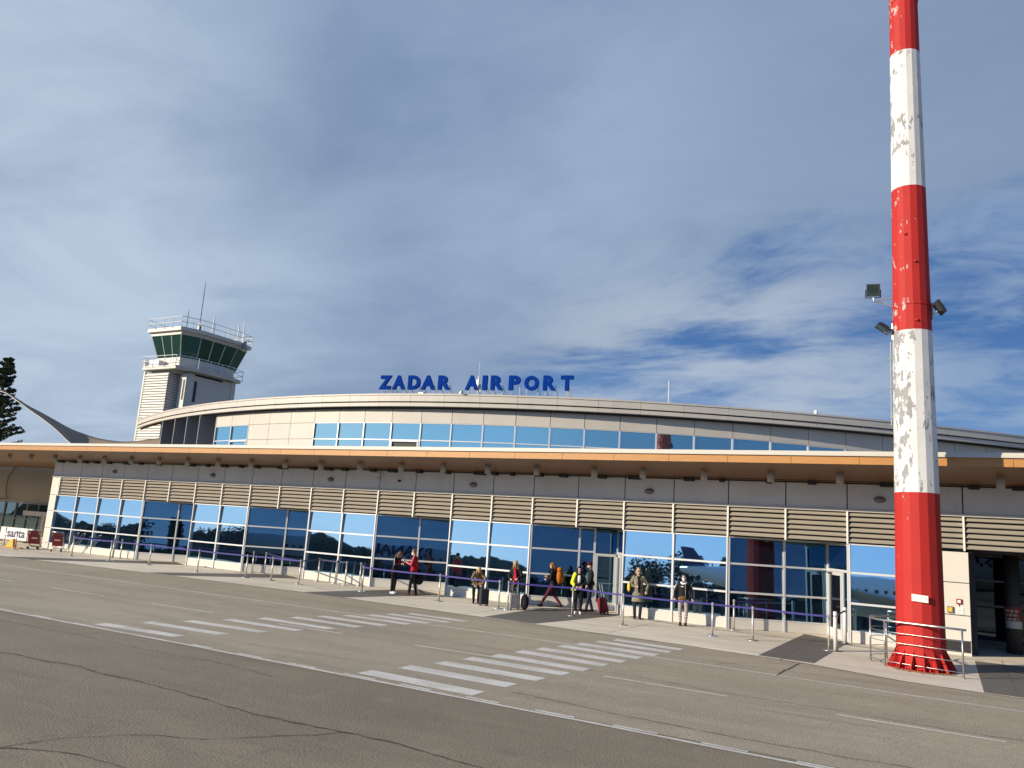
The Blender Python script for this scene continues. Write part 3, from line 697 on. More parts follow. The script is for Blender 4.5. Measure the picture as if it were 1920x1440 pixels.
o = thing('lightning_rod', 'thin white lightning rod on the curved roof right of the sign', 'rod', (-11.83, 37.6, 9.24)); MB().tube([(0, 0, 0), (0, 0, 1.33)], .022, 6).build('rod', 'white_metal', o); MB().lathe((0, 0, 0), [(.08, 0), (.08, .05)], 8).build('base', 'grey_mid', o)

# roof sign
SG = thing('roof_sign', 'large blue letters reading ZADAR AIRPORT standing on the roof', 'sign', (-21.3, 34.3, 9.3))
LX = [(-26.62, -25.9), (-25.84, -25.11), (-24.93, -24.23), (-24.17, -23.38), (-23.21, -22.5), (-21.69, -20.97), (-20.75, -20.49), (-20.3, -19.61), (-19.33, -18.72), (-18.51, -17.76), (-17.53, -16.87), (-16.63, -15.99)]
sang = atan2(1.9, 10.8)
for ch, (a, b) in zip('ZADARAIRPORT', LX):
    ya = 33.4 + (a + 26.7) * .176; wdt = (b - a) / cos(sang)
    t = text_mesh(ch, 1, .07, 'letter', 'sign_blue', SG, fit=(wdt, .76), bold=.055)
    t.rotation_euler = (pi / 2, 0, sang); t.location = (a + 21.3, ya - 34.3, .45 - (.015 if ch == 'O' else 0))
    for k in (((.12, .88) if b - a > .4 else (.25, .75)) if ch != 'T' else (.42, .58)):
        X, Y = a + (b - a) * k + 21.3, ya + (b - a) * k * .176 - 34.3
        MB().tube([(X, Y + .1, -.06), (X, Y + .1, .72), (X + .02, Y + .62, -.06)], .014, 6).build('strut', 'downlight_grey', SG)
def antenna(lab, loc, h, kind):
    o = thing('antenna', lab, 'antenna', loc)
    if kind == 'panel':
        MB().tube([(0, 0, 0), (0, 0, h * .66)], .045, 8).tube([(0, 0, h * .66), (0, 0, h)], .012, 6).build('mast', 'white_metal', o)
        MB().box(-.07, .07, -.12, -.05, h * .38, h * .58).box(.03, .14, .02, .1, h * .3, h * .48).build('panel_aerial', 'white_metal', o)
        MB().box(.06, .16, -.1, .02, .12, .42).lathe((-.18, 0, 0), [(.09, 0), (.09, .4)], 12).lathe((.2, .05, 0), [(.1, 0), (.1, .26)], 12).build('equipment_box', 'grey_mid', o)
    else:
        MB().tube([(0, 0, 0), (0, 0, h)], .02, 6).build('mast', 'steel', o); MB().box(-.12, .02, -.05, .05, .1, .55).box(.04, .13, -.05, .05, .1, .6).build('panel_aerial', 'grey_mid', o)
    return o
antenna('white mobile antenna mast with panels rising behind the sign letters A and I', (-21.95, 36, 9.26), 2.35, 'panel')
antenna('short grey antenna cluster behind the sign letter R', (-20.5, 36, 9.26), 1.0, 'stub')

# ------------------------------------------------------------------ red and white mast
MC = (-.59, 23.35)
MT = thing('lighting_mast', 'tall red and white banded tapering mast with flaking paint', 'mast', (*MC, 0))
prof = [(.585, .02), (.575, .39), (.562, 1.0), (.555, 2.03), (.532, 4.4), (.482, 8.73), (.470, 9.48), (.436, 12.85), (.390, 17.03), (.378, 18.7), (.34, 22), (.30, 26)]
NS = 16; mb = MB(); ph = radians(6)
def mring(r, z): return [(r * cos(2 * pi * k / NS + ph), r * sin(2 * pi * k / NS + ph), z) for k in range(NS)]
for (r0, z0), (r1, z1_) in zip(prof, prof[1:]):
    zc = (z0 + z1_) / 2; red = zc < 4.4 or 8.73 < zc < 12.85 or 17.03 < zc < 21.9
    mb.loft([mring(r0, z0), mring(r1, z1_)], 0 if red else 1, False)
mb.poly(mring(.30, 26))
mb.build('shaft', ['mast_red', 'mast_white'], MT)
for z, r in ((9.46, .484), (18.72, .392)):
    fm = MB().loft([mring(r, z - .022), mring(r, z + .022)], 0)
    fm.build('flange', 'mast_red', MT)
sk = MB().loft([mring(.80, .0), mring(.80, .035)], 0)
for k in range(NS):
    a = 2 * pi * k / NS + ph; c, s = cos(a), sin(a); t = .014
    sk.add([(.56 * c - t * s * q, .56 * s + t * c * q, .035) for q in (-1, 1)] + [(.79 * c - t * s * q, .79 * s + t * c * q, .035) for q in (-1, 1)] + [(.765 * c - t * s * q, .765 * s + t * c * q, .10) for q in (-1, 1)] + [(.57 * c - t * s * q, .57 * s + t * c * q, .50) for q in (-1, 1)],
           [(0, 2, 4, 6), (7, 5, 3, 1), (2, 3, 5, 4), (4, 5, 7, 6)])
    a2 = a + pi / NS; sk.lathe((.70 * cos(a2), .70 * sin(a2), .035), [(.025, 0), (.025, .07)], 6)
sk.build('base_flange', 'mast_red', MT)
pl = MB().obox((.02, -.588, 1.76), (.185, 0, -.012), (0, .006, 0), (0, 0, .085)).build('plaque', 'paper', MT)
pr = MB()
for k in range(3): pr.box(-.12, .12 if k < 2 else .03, -.598, -.5955, 1.79 - k * .035, 1.796 - k * .035)
pr.box(.14, .165, -.598, -.5955, 1.70, 1.80); pr.build('plaque_text', 'print_grey', pl)
cp = MB(); cp.tube([(-.555, -.05, 6.2), (-.535, -.05, 8.5)], .017, 8)
for z in (6.4, 7.2, 8.0): cp.box(-.585, -.50, -.08, -.02, z, z + .04)
cp.build('cable_pipe', 'grey_mid', MT)
fx = MB()
for z, x, y in ((10.6, .12, -.45), (8.95, .12, -.47), (11.4, -.1, -.45)): fx.box(x - .03, x + .03, y - .03, y + .02, z, z + .06)
fx.build('bolt_lug', 'mast_red', MT)
def floodlight(lab, loc, rx, rz, arm):
    o = thing('floodlight', lab, 'floodlight', loc, 0, 'floodlights on the mast')
    R = Matrix.Rotation(rz, 4, 'Z') @ Matrix.Rotation(rx, 4, 'X')
    def tr(mb): mb.v = [tuple(R @ Vector(v)) for v in mb.v]; return mb
    b = MB(); b.loft([[(-.17, .0, -.17), (.17, .0, -.17), (.17, .0, .17), (-.17, .0, .17)], [(-.17, .05, -.17), (.17, .05, -.17), (.17, .05, .17), (-.17, .05, .17)], [(-.09, .13, -.1), (.09, .13, -.1), (.09, .13, .1), (-.09, .13, .1)]])
    tr(b).build('housing', 'grey_mid' if 0 < rx < .3 else 'black', o)
    rim = MB()
    for a in ((-.175, -.145, -.175, .175), (.145, .175, -.175, .175), (-.145, .145, -.175, -.145), (-.145, .145, .145, .175)): rim.box(a[0], a[1], -.02, .0, a[2], a[3])
    tr(rim).build('rim', 'steel_dark', o)
    tr(MB().quad((-.145, -.008, -.145), (.145, -.008, -.145), (.145, -.008, .145), (-.145, -.008, .145))).build('lens', 'glass_pavilion', o)
    tr(MB().box(-.07, .07, -.006, .06, -.02, .03)).build('lamp_tube', 'white_metal', o)
    y = MB()
    for s in (-1, 1): y.box(s * .19 - .01, s * .19 + .01, .0, .06, -.2, .02)
    y.box(-.19, .19, .0, .06, -.215, -.195); tr(y).build('yoke', 'black', o)
    ar = MB()
    for pts in arm: ar.tube(pts, .022, 8)
    ar.build('arm', 'steel', o); return o
floodlight('grey square floodlight facing the apron, upper left on the mast', (-1.53, 23.2, 9.98), radians(12), radians(10), [[(0, .05, -.2), (0, .05, -.3), (.5, .1, -.22)], [(0, .05, -.3), (.25, .1, -.36), (.55, .1, -.52)]])
floodlight('grey floodlight tilted down to the left, below the upper lamp on the mast', (-1.33, 23.2, 8.86), radians(55), radians(-75), [[(.05, 0, -.08), (.26, .1, -.16)], [(.26, .1, -.3), (.26, .1, .15)]])
floodlight('black floodlight seen from its edge on the right of the mast', (.10, 23.3, 9.42), radians(-30), radians(105), [[(-.05, .02, -.1), (-.17, .02, -.22)], [(-.2, .02, .12), (-.2, .02, -.36), (-.28, .05, -.42)]])

# railing round the mast foot
RLn = thing('guard_railing', 'curved steel guard railing around the foot of the mast', 'railing', (-.6, 22.7, 0))
path = [(.40, 22.42), (-.3, 22.62), (-1.05, 22.83), (-1.40, 22.98), (-1.62, 23.2), (-1.78, 23.55), (-1.80, 23.95), (-1.70, 24.3), (-1.45, 24.55), (-1.1, 24.68)]
LP = [(x + .6, y - 22.7) for x, y in path]
MB().tube([(x, y, 1.13) for x, y in LP], .028, 10).build('top_rail', 'rail_steel', RLn, True)
for z in (.14, .38, .62, .86): MB().tube([(x, y, z) for x, y in LP[:-1]], .010, 6).build('middle_rail', 'rail_steel', RLn, True)
for i in (0.12, 3, 5.5, 8):
    k = int(i); f = i - k; a, b = LP[k], LP[min(k + 1, 9)]; x, y = a[0] + (b[0] - a[0]) * f, a[1] + (b[1] - a[1]) * f
    MB().tube([(x, y, .01), (x, y, 1.11)], .022, 8).lathe((x, y, .01), [(.05, 0), (.05, .012)], 10).build('post', 'rail_steel', RLn, True)
wd = MB()
for i in range(70):
    a = random.uniform(-2.4, -.6); r = random.uniform(.78, .95); x, y = r * cos(a), r * sin(a); d = random.uniform(0, 2 * pi); l = random.uniform(.06, .2)
    wd.tube([(x, y, 0), (x + l * .5 * cos(d), y + l * .5 * sin(d), .03), (x + l * cos(d), y + l * sin(d), .012)], [.006, .005, .002], 4)
tag(wd.build('dry_grass', 'weeds', None, False, (*MC, .012)), 'dry grass wisps along the foot of the mast', 'grass', kind='stuff')
# call points on the pier
o = thing('fire_call_point', 'small red framed call point on the white pier', 'call point', (.34, F, 1.55)); MB().box(-.07, .07, -.05, 0, -.07, .07).build('housing', 'trolley_red', o); MB().box(-.04, .04, -.056, -.05, -.04, .04).build('push_plate', 'paper', o); MB().box(-.01, .01, -.02, 0, -.14, -.07).build('conduit', 'trolley_red', o)
o = thing('control_box', 'small brown and yellow control box on the white pier', 'control box', (.10, F, 1.30)); MB().box(-.075, .075, -.06, 0, -.09, .09).build('housing', 'lamp_brown', o); MB().box(-.05, .05, -.066, -.06, -.06, .06).build('cover', 'yellow', o)
o = thing('access_panel', 'pale flush access panel beside the call point on the pier', 'panel', (.36, F, 1.29)); MB().box(-.09, .09, -.015, 0, -.09, .09).build('plate', 'white_metal', o); MB().box(-.03, .03, -.02, -.015, -.01, .01).build('slot', 'grey_mid', o)

# ------------------------------------------------------------------ control tower
TX, TY = -77., 63.
CT = thing('control_tower', 'white control tower with green glazed cab and rooftop railing', 'tower', (TX, TY, 0))
def oc(d, e=0.):  # outline inset by d, its far side drawn in by e, local coordinates
    return [(-3.2 + .8 * d, -5.5 + d), (2.5 - .8 * d, -5.5 + d), (3.4 - d, -3.2 + .5 * d), (3.4 - d, 2.6 - e - .5 * d), (2.5 - .8 * d, 4.9 - e - d), (-3.2 + .8 * d, 4.9 - e - d), (-4.0 + d, 2.6 - e - .5 * d), (-4.0 + d, -3.2 + .5 * d)]
mb = MB().prism([(-3.0, -3.6), (2.5, -3.6), (2.5, 3.2), (-3.0, 3.2)], 0, 17.8)
mb.box(2.5, 2.62, -3.75, -2.95, 0, 17.6).box(1.6, 2.55, -3.9, -3.58, 0, 17.6)
mb.box(2.5, 2.6, 2.55, 3.15, 0, 17.6)
mb.build('shaft', 'white_paint', CT)
lb = MB(); lb.box(-3.15, .95, -5.0, -3.6, 0, 17.6, 1); lb.box(-3.24, -3.0, -5.12, -4.9, 0, 17.8)
for k in range(58):
    z = .3 + k * .30; lb.obox((-1.05, -5.05, z), (2.0, 0, 0), (0, -.03, -.10), (0, .03, .01)); lb.obox((.98, -4.3, z), (.03, 0, -.10), (0, .68, 0), (.01, 0, .01))
lb.build('louvre_cladding', ['white_paint', 'grey_mid'], CT)
for y0, y1_, z0, z1_ in ((-2.75, -2.35, 14.6, 17.0), (-2.75, -2.35, 11.2, 13.0), (2.75, 3.1, 11.8, 16.3)):
    f_ = MB().box(2.5, 2.53, y0 - .05, y1_ + .05, z0 - .05, z1_ + .05).build('window', 'white_metal', CT); MB().box(2.53, 2.545, y0, y1_, z0, z1_).build('pane', 'bay_dark', f_)
f_ = MB().box(2.12, 2.42, -3.93, -3.9, 14.6, 17.0).build('window', 'white_metal', CT); MB().box(2.15, 2.39, -3.945, -3.93, 14.65, 16.95).build('pane', 'bay_dark', f_)
mb = MB().prism(oc(.05, .9), 17.95, 18.2).prism(oc(.0, .9), 18.2, 18.32)
mb.prism(oc(.9, .9), 17.6, 17.95, 1); mb.prism(oc(1.15, .2), 18.32, 19.45)
mb.build('gallery', ['white_paint', 'grey_mid'], CT)
def rails(name, d, z0, hts, n_between, e=0.):
    p = oc(d, e); mb = MB()
    for i in range(8):
        a, b = Vector((*p[i], 0)), Vector((*p[(i + 1) % 8], 0))
        for h in hts: mb.tube([(a.x, a.y, z0 + h), (b.x, b.y, z0 + h)], .035, 6)
        k = max(1, round((b - a).length / n_between))
        for j in range(k): q = a.lerp(b, j / k); mb.tube([(q.x, q.y, z0 - .1), (q.x, q.y, z0 + hts[-1])], .04, 6)
    return mb.build(name, 'white_metal', CT)
rails('gallery_railing', -.08, 18.3, (.55, 1.15), 1.9, .9)
rails('roof_railing', -.05, 22.75, (.55, 1.15), 1.6)
gb, gt = oc(1.2), oc(.45); z0, z1_ = 19.45, 21.95
for i in range(8):
    a0, b0, a1, b1 = Vector((*gb[i], z0)), Vector((*gb[(i + 1) % 8], z0)), Vector((*gt[i], z1_)), Vector((*gt[(i + 1) % 8], z1_))
    fr = MB(); k = 3 if (b0 - a0).length > 3.5 else 1
    if (b0 - a0).length > 5.2: k = 3
    for j in range(k + 1):
        p, q = a0.lerp(b0, j / k), a1.lerp(b1, j / k); fr.tube([p, q], .07 if j in (0, k) else .05, 6)
    fr.tube([a0, b0], .06, 6); f_ = fr.build('cab_window', 'white_metal', CT)
    MB().quad(a0, b0, b1, a1).build('pane', 'glass_tower', f_)
MB().prism(oc(.35), 21.95, 22.35).prism(oc(.0), 22.35, 22.75).build('cab_roof', 'white_paint', CT)
# desks and people-sized shapes are hidden by the green glass; roof aerials
for x, y, h, r, m in ((2.4, -3.0, 6.0, .045, 'steel_dark'), (2.0, -4.4, 2.2, .04, 'steel_dark'), (3.0, -1.6, 2.4, .07, 'white_metal'), (3.2, .6, 1.4, .05, 'white_metal'), (3.3, 1.9, 2.2, .07, 'white_metal'), (3.3, 2.2, 1.5, .04, 'steel'), (3.3, 2.7, 2.6, .07, 'white_metal')):
    b = MB().tube([(x, y, 22.7), (x, y, 22.75 + h * .75), (x, y, 22.75 + h)], [r, r, r * .45], 8)
    if h > 5: b.box(x - .14, x + .14, y - .14, y + .14, 22.75, 23.4).box(x - .3, x + .3, y - .05, y + .05, 23.6, 23.7)
    b.build('antenna', m, CT)
b = MB()
for z in (22.2, 22.9, 23.5): b.tube([(3.3, 2.7, z), (4.6, 3.1, z)], .04, 6)
b.box(3.3, 3.7, 2.6, 3.0, 22.0, 22.9); b.build('side_aerial', 'grey_mid', CT)
b = MB().box(-2.6, -.9, -5.1, -4.55, 18.35, 19.15).lathe((-3.0, -5.2, 18.35), [(.2, 0), (.3, .7), (.2, .75)], 10); b.build('gallery_cabinet', 'white_metal', CT)
b = MB()
for k in range(12):
    a0, a1 = -pi / 2 + pi * k / 12, -pi / 2 + pi * (k + 1) / 12; b.tube([(2.6 + .5 * cos(a0), 3.2 + .3 * cos(a0), 14.5 + 1.2 * sin(a0)), (2.6 + .5 * cos(a1), 3.2 + .3 * cos(a1), 14.5 + 1.2 * sin(a1))], .03, 6)
b.build('cable_loop', 'grey_mid', CT)

# ------------------------------------------------------------------ left background: membrane roof, glazed pavilion, conifer
MR = thing('membrane_canopy', 'tan stretched membrane roof sweeping up to a point at the left', 'canopy', (-62, 40, 0))
def mp_(x, z, Y): return Vector((x * Y / 40 + 62, Y - 40, 2.8 + (z - 2.8) * Y / 40))
ridge = [(-75.22, 12.33), (-73.52, 11.84), (-70.62, 10.79), (-68.12, 10.03), (-65.95, 9.34), (-63.77, 8.65), (-61.79, 8.20), (-59.90, 7.85), (-57.15, 7.61), (-54.85, 7.68), (-50.76, 8.06)]
lowe = [(-75.15, 12.10), (-73.69, 11.75), (-70.26, 10.38), (-67.97, 9.51), (-65.72, 8.54), (-63.44, 7.42), (-61.43, 6.82), (-59.59, 6.62), (-56.88, 6.45), (-54.57, 6.48), (-50.50, 6.82)]
def smooth_pts(p, n=6):
    out = []
    for i in range(len(p) - 1):
        p0, p1, p2, p3 = p[max(i - 1, 0)], p[i], p[i + 1], p[min(i + 2, len(p) - 1)]
        for k in range(n):
            t = k / n; out.append(tuple(.5 * (2 * b + (c - a) * t + (2 * a - 5 * b + 4 * c - d) * t * t + (-a + 3 * b - 3 * c + d) * t ** 3) for a, b, c, d in zip(p0, p1, p2, p3)))
    out.append(p[-1]); return out
rs, ls = smooth_pts(ridge), smooth_pts(lowe); mb = MB(); rows = 8; G = []
for (rx, rz_), (lx, lz) in zip(rs, ls):
    a, b = mp_(rx, rz_, 42), mp_(lx, lz, 38.6); col_ = []
    for k in range(rows + 1):
        t = k / rows; q = a.lerp(b, t); q.z -= .10 * sin(pi * t) * min(1, (a - b).length / 3); col_.append(q)
    G.append(col_)
for c0, c1 in zip(G, G[1:]):
    for k in range(rows): mb.quad(c0[k], c0[k + 1], c1[k + 1], c1[k])
ms = mb.build('membrane', 'membrane', MR, 'weld')
so_ = ms.modifiers.new('thick', 'SOLIDIFY'); so_.thickness = .03
MB().tube([g[-1] for g in G], .025, 6).build('edge_cable', 'white_paint', MR, True)
MB().tube([G[0][0] + Vector((-2.2, 0, .5)), G[0][0], G[1][0]], [.09, .12, .05], 8).build('tip_fitting', 'white_paint', MR)
# hanging side sheet with one seam
mb = MB(); cols = []
for k in range(25):
    u = k / 24; X = -70 + 17 * u; sag = sin(pi * ((u * 2.1 + .28) % 1)); cols.append([Vector((X + 62 + .3 * sin(j / 8 * pi), 36 - 40 - .6 * sin(j / 8 * pi * .9) * (.4 + .6 * sag), 5.6 - (5.6 - 2.62 + .12 * sag) * j / 8)) for j in range(9)])
for c0, c1 in zip(cols, cols[1:]):
    for k in range(8): mb.quad(c0[k + 1], c1[k + 1], c1[k], c0[k])
mb.build('side_membrane', 'membrane', MR, 'weld')
sx = [Vector((-63.2 + 62 - .5 * (j / 8) ** 2 * 1.2 + .25, -4.05 - .62 * sin(j / 8 * pi * .9), 5.5 - 2.85 * j / 8)) for j in range(9)]
MB().tube(sx, .07, 6).build('seam', 'membrane', MR, True)
PV = thing('glazed_pavilion', 'low glazed arrivals pavilion behind the membrane roof', 'building', (-60, 36.5, 0))
mb = MB().box(-14, 14.6, .2, 4, 2.55, 2.75).box(-14, 14.6, .0, .15, 2.38, 2.56); mb.build('roof', 'grey_mid', PV)
fr, pn = MB(), MB()
for k in range(20): fr.box(-14 + k * 1.5 - .035, -14 + k * 1.5 + .035, .0, .1, 0, 2.4)
for z in (.08, 1.15, 2.32): fr.box(-14, 14.6, .01, .09, z - .03, z + .03)
pn.quad((-14, .06, 0), (14.6, .06, 0), (14.6, .1, 2.4), (-14, .1, 2.4))
f_ = fr.build('glass_wall', 'grey_mid', PV); pn.build('pane', 'glass_pavilion', f_)
MB().box(-.6, 5.5, -1.0, -.1, 1.50, 1.78).box(-.6, 5.5, -1.05, -1.0, 1.46, 1.80).build('porch_beam', 'white_paint', PV)
f_ = MB().box(2.6, 2.7, -.16, -.04, 0, 1.45).box(3.6, 3.7, -.16, -.04, 0, 1.45).box(2.7, 3.6, -.16, -.04, 1.36, 1.45).build('door', 'white_metal', PV); MB().box(2.7, 3.6, -.1, -.06, 0, 1.36).build('door_glass', 'glass_dark', f_)
MB().box(1.6, 1.9, -.9, -.6, 0, 1.5).build('pillar', 'white_paint', PV)
o = thing('banner_board', 'white low banner board with navy lettering reading santa', 'banner', (-51.0, 29.5, 0), radians(3))
MB().box(-1.3, 1.3, -.02, .02, .14, .88).build('board', 'paper', o); 
for s in (-1.2, 1.2): MB().box(s - .03, s + .03, -.15, .15, 0, .06).box(s - .02, s + .02, .02, .06, .06, .9).build('foot', 'steel_dark', o)
t = text_mesh('santa', .5, .004, 'lettering', 'text_navy', o, fit=(1.75, .46), bold=.012); t.rotation_euler = (pi / 2, 0, 0); t.location = (-.62, -.026, .28)

def leafy(mb, c, r, n, size, droop=0., m=0):
    for _ in range(n):
        while True:
            p = Vector((random.uniform(-1, 1), random.uniform(-1, 1), random.uniform(-1, 1)))
            if .15 < p.length < 1: break
        q = Vector((c[0] + p.x * r[0], c[1] + p.y * r[1], c[2] + p.z * r[2])); a = Vector((random.gauss(0, 1), random.gauss(0, 1), random.gauss(0, .6) - droop)).normalized(); b = a.orthogonal().normalized(); s = size * random.uniform(.5, 1.3)
        mb.add([q + a * s, q + b * s * .5, q - a * s * .6, q - b * s * .5], [(0, 1, 2, 3)], m)
CF = thing('conifer_tree', 'dark conifer with upswept branches at the left edge', 'tree', (-84.2, 45, 0))
MB().tube([(0, 0, 0), (.1, 0, 6), (.15, 0, 16.6)], [.32, .2, .03], 8).build('trunk', 'bark', CF)
mb = MB(); br = MB()
z = 2.5
while z < 16.8:
    L_ = max(.25, (17.2 - z) * .23 + .3) * random.uniform(.75, 1.15)
    for k in range(6):
        a = random.uniform(0, 2 * pi); e = Vector((L_ * cos(a), L_ * sin(a), L_ * .34)); st = Vector((.12, 0, z))
        br.tube([st, st + e * .5 + Vector((0, 0, -.08)), st + e], [.045, .03, .01], 5)
        for j in range(11):
            t = .18 + .82 * j / 10; q = st + e * t + Vector((0, 0, -.08 * sin(pi * t))); leafy(mb, q, (.16 + .16 * (1 - t), .16 + .16 * (1 - t), .17), 11, .17, -.5)
    z += random.uniform(.38, .62)
br.build('branches', 'bark', CF); mb.build('crown', 'needle', CF)

# ------------------------------------------------------------------ luggage trolleys, posts and belts
def trolley():
    o = thing('luggage_trolley', '', 'trolley', (0, 0, 0), 0, 'luggage trolleys by the left pier')
    f_ = MB()
    for s in (-.27, .27): f_.tube([(s, .35, .12), (s, .10, .20), (s, -.18, .62), (s, -.30, 1.02), (s, -.38, 1.05)], .018, 6)
    f_.tube([(-.27, -.38, 1.05), (.27, -.38, 1.05)], .022, 8).tube([(-.27, .35, .12), (0, .75, .12), (.27, .35, .12)], .018, 6).tube([(-.27, -.22, .75), (.27, -.22, .75)], .014, 6)
    for k in range(4): f_.tube([(-.2 + k * .133, .1, .18), (-.12 + k * .08, .6, .14)], .009, 4)
    f_.build('frame', 'steel', o, True)
    pn_ = MB().obox((0, -.235, .56), (.26, 0, 0), (0, -.006, -.003), (0, -.11, .25)).build('advert_panel', 'trolley_red', o)
    MB().obox((0, -.272, .62), (.14, 0, 0), (0, -.002, -.001), (0, -.013, .03)).build('panel_print', 'paper', pn_)
    MB().obox((0, -.335, .92), (.2, 0, 0), (0, -.06, .0), (0, -.02, .06)).build('basket', 'trolley_red', o)
    for x_, y_ in ((-.24, -.2), (.24, -.2), (0, .66)): MB().tube([(x_ - .02, y_, .07), (x_ + .02, y_, .07)], .07, 10).build('wheel', 'black', o)
    return o
t0 = trolley()
for i, (x_, y_, rz_, lab) in enumerate(((-44.45, 26.9, .75, 'luggage trolley at the back left of the nested red trolleys'), (-44.1, 26.72, .75, 'middle luggage trolley of the nested red trolleys'), (-43.75, 26.55, .75, 'front luggage trolley of the nested stack with its red panel fully shown'), (-42.0, 26.75, .7, 'single luggage trolley parked alone in front of the first window'))):
    o = t0 if i == 0 else copy_tree(t0); o.location = (x_, y_, .012); o.rotation_euler = (0, 0, rz_); o['label'] = lab
o = thing('wheel_chock', 'yellow wedge on an orange plank beside the trolleys', 'wedge', (-44.9, 25.9, .012), .2)
MB().add([(-.25, -.12, .06), (.3, -.12, .06), (.3, .12, .06), (-.25, .12, .06), (.12, -.12, .5), (.25, -.12, .5), (.25, .12, .5), (.12, .12, .5)], [(0, 1, 5, 4), (1, 2, 6, 5), (2, 3, 7, 6), (3, 0, 4, 7), (4, 5, 6, 7), (3, 2, 1, 0)]).build('wedge', 'yellow', o); MB().box(-.5, .8, -.1, .1, 0, .06).build('plank', 'wood_fascia', o)

PG = 'belt barrier posts on the pavement'
def post(lab, x_, y_):
    global pp0
    if pp0 is None:
        pp0 = o = thing('barrier_post', lab, 'barrier post', (0, 0, 0), 0, PG)
        MB().lathe((0, 0, 0), [(.17, 0), (.17, .012), (.15, .022), (.03, .03)], 20).build('base', 'steel', o, True)
        MB().lathe((0, 0, .02), [(.030, 0), (.030, .84)], 14).build('pole', 'steel_pole', o, True)
        MB().lathe((0, 0, .86), [(.037, 0), (.037, .11), (.03, .12)], 14).build('head', 'grey_mid', o, True)
    else: o = copy_tree(pp0)
    o.location = (x_, y_, .012); o['label'] = lab; return o
pp0 = None
PF = [(-48.0, 27.3), (-43.94, 25.6), (-38.95, 25.59), (-35.8, 25.5), (-33.17, 25.72), (-29.36, 25.3), (-26.36, 25.3), (-25.02, 25.45), (-23.34, 25.32), (-20.11, 25.38), (-16.45, 25.3), (-13.89, 25.24), (-13.53, 25.25), (-11.28, 25.75), (-9.13, 24.9), (-6.27, 24.94), (-5.08, 24.98), (-2.95, 24.85)]
front = [post(f'steel barrier post in the front row, {ORD[i]} from the left', *p) for i, p in enumerate(PF)]
PB = [(-37.86, 27.1, 'left one of two steel barrier posts by the glass of the leftmost windows'), (-37.3, 27.15, 'right one of two steel barrier posts by the glass of the leftmost windows'), (-28.54, 27.75, 'left one of two steel barrier posts at the second set-back dark window'), (-27.9, 27.9, 'right one of two steel barrier posts at the second set-back dark window'),
      (-24.05, 27.25, 'barrier post by the glass, first of four left of the phone-checking couple'), (-22.95, 27.1, 'barrier post by the glass, second of four left of the phone-checking couple'), (-22.40, 27.1, 'barrier post by the glass, third of four left of the phone-checking couple'), (-21.75, 27.25, 'barrier post by the glass, nearest of four to the phone-checking couple'),
      (-6.15, 27.25, 'barrier post near the glass right of the woman in patterned trousers')]
backp = [post(l, a, b) for a, b, l in PB]
def belt(o, p, q, m='belt_blue', z=.93):
    a = Vector((p[0], p[1], 0)); b = Vector((q[0], q[1], 0)); d = (b - a).normalized(); n = Vector((-d.y, d.x, 0)) * .0015; mb = MB(); K = 8; L_ = (b - a).length
    sec = []
    for k in range(K + 1):
        t = k / K; c = a.lerp(b, t) - a; sg = -.012 * L_ * 4 * t * (1 - t) * .5
        if k == 0: c += d * .035
        if k == K: c -= d * .035
        sec.append([(c.x - n.x, c.y - n.y, z - .027 + sg), (c.x + n.x, c.y + n.y, z - .027 + sg), (c.x + n.x, c.y + n.y, z + .027 + sg), (c.x - n.x, c.y - n.y, z + .027 + sg)])
    mb.loft(sec); mb.build('belt', m, o)
for i, j in ((2, 3), (3, 4), (4, 5), (5, 6), (6, 7), (7, 8), (9, 10), (10, 11), (12, 13), (13, 14), (14, 15), (15, 16), (16, 17)): belt(front[i], PF[i], PF[j])
belt(backp[0], PB[0], PF[2], 'belt_navy'); belt(backp[3], PB[3], PF[8], 'belt_navy'); belt(backp[4], PB[4], PF[8], 'belt_navy'); belt(backp[4], PB[4], PB[6], 'belt_navy'); belt(backp[7], PB[7], PF[9]); belt(backp[8], PB[8], (-5.2, 27.9), 'belt_navy')
def bollard(lab, x_, y_):
    o = thing('door_bollard', lab, 'bollard', (x_, y_, .012)); MB().lathe((0, 0, 0), [(.055, 0), (.055, 1.06), (.045, 1.08)], 16).build('tube', 'white_metal', o, True); MB().lathe((0, 0, 0), [(.16, 0), (.16, .02)], 18).build('base', 'steel_dark', o, True); MB().lathe((0, 0, .93), [(.058, 0), (.058, .05)], 16).build('collar', 'steel', o, True); return o
bl = bollard('thick white bollard at the front corner of the dark ramp left of the mast', -2.78, 24.9)
b2 = bollard('thick white bollard beside the open doorway left of the mast', -2.75, 27.1)
belt(b2, (-2.75, 27.1), (-2.78, 24.9), 'belt_navy', .98)

# ------------------------------------------------------------------ what the glass reflects: woods and an aircraft across the apron
mb = MB()
def prof_h(x): return 9.5 + 2.5 * sin(x * .021 + 1) + 1.8 * sin(x * .063) + 4.5 * min(1, max(0, (-x - 90) / 200)) + 1.2 * sin(x * .17)
for i in range(380):
    x = random.uniform(-420, 240); y = -222 + random.uniform(-8, 8); h = prof_h(x) * random.uniform(.8, 1.04); w_ = random.uniform(2.5, 5)
    leafy(mb, (x, y, h * .72), (w_, w_, h * .28), 110, .8)
for x, y, h, w_ in ((-33, -62, 9, 4.2), (-40, -66, 8.4, 4.6), (-27, -58, 8.6, 1.2), (-21, -60, 7, 2.6), (8, -75, 9, 4), (-2, -78, 8.4, 3.6)):
    mb.tube([(x, y, 0), (x, y, h * .5)], .25, 6)
    for _ in range(4): leafy(mb, (x + random.uniform(-.3, .3) * w_, y, h * random.uniform(.5, .72)), (w_ * .7, w_ * .7, h * .27), 420, .34)
struct(MB().quad((-900, -900, .02), (900, -900, .02), (900, -48, .02), (-900, -48, .02)), 'far_field', 'hill_green')
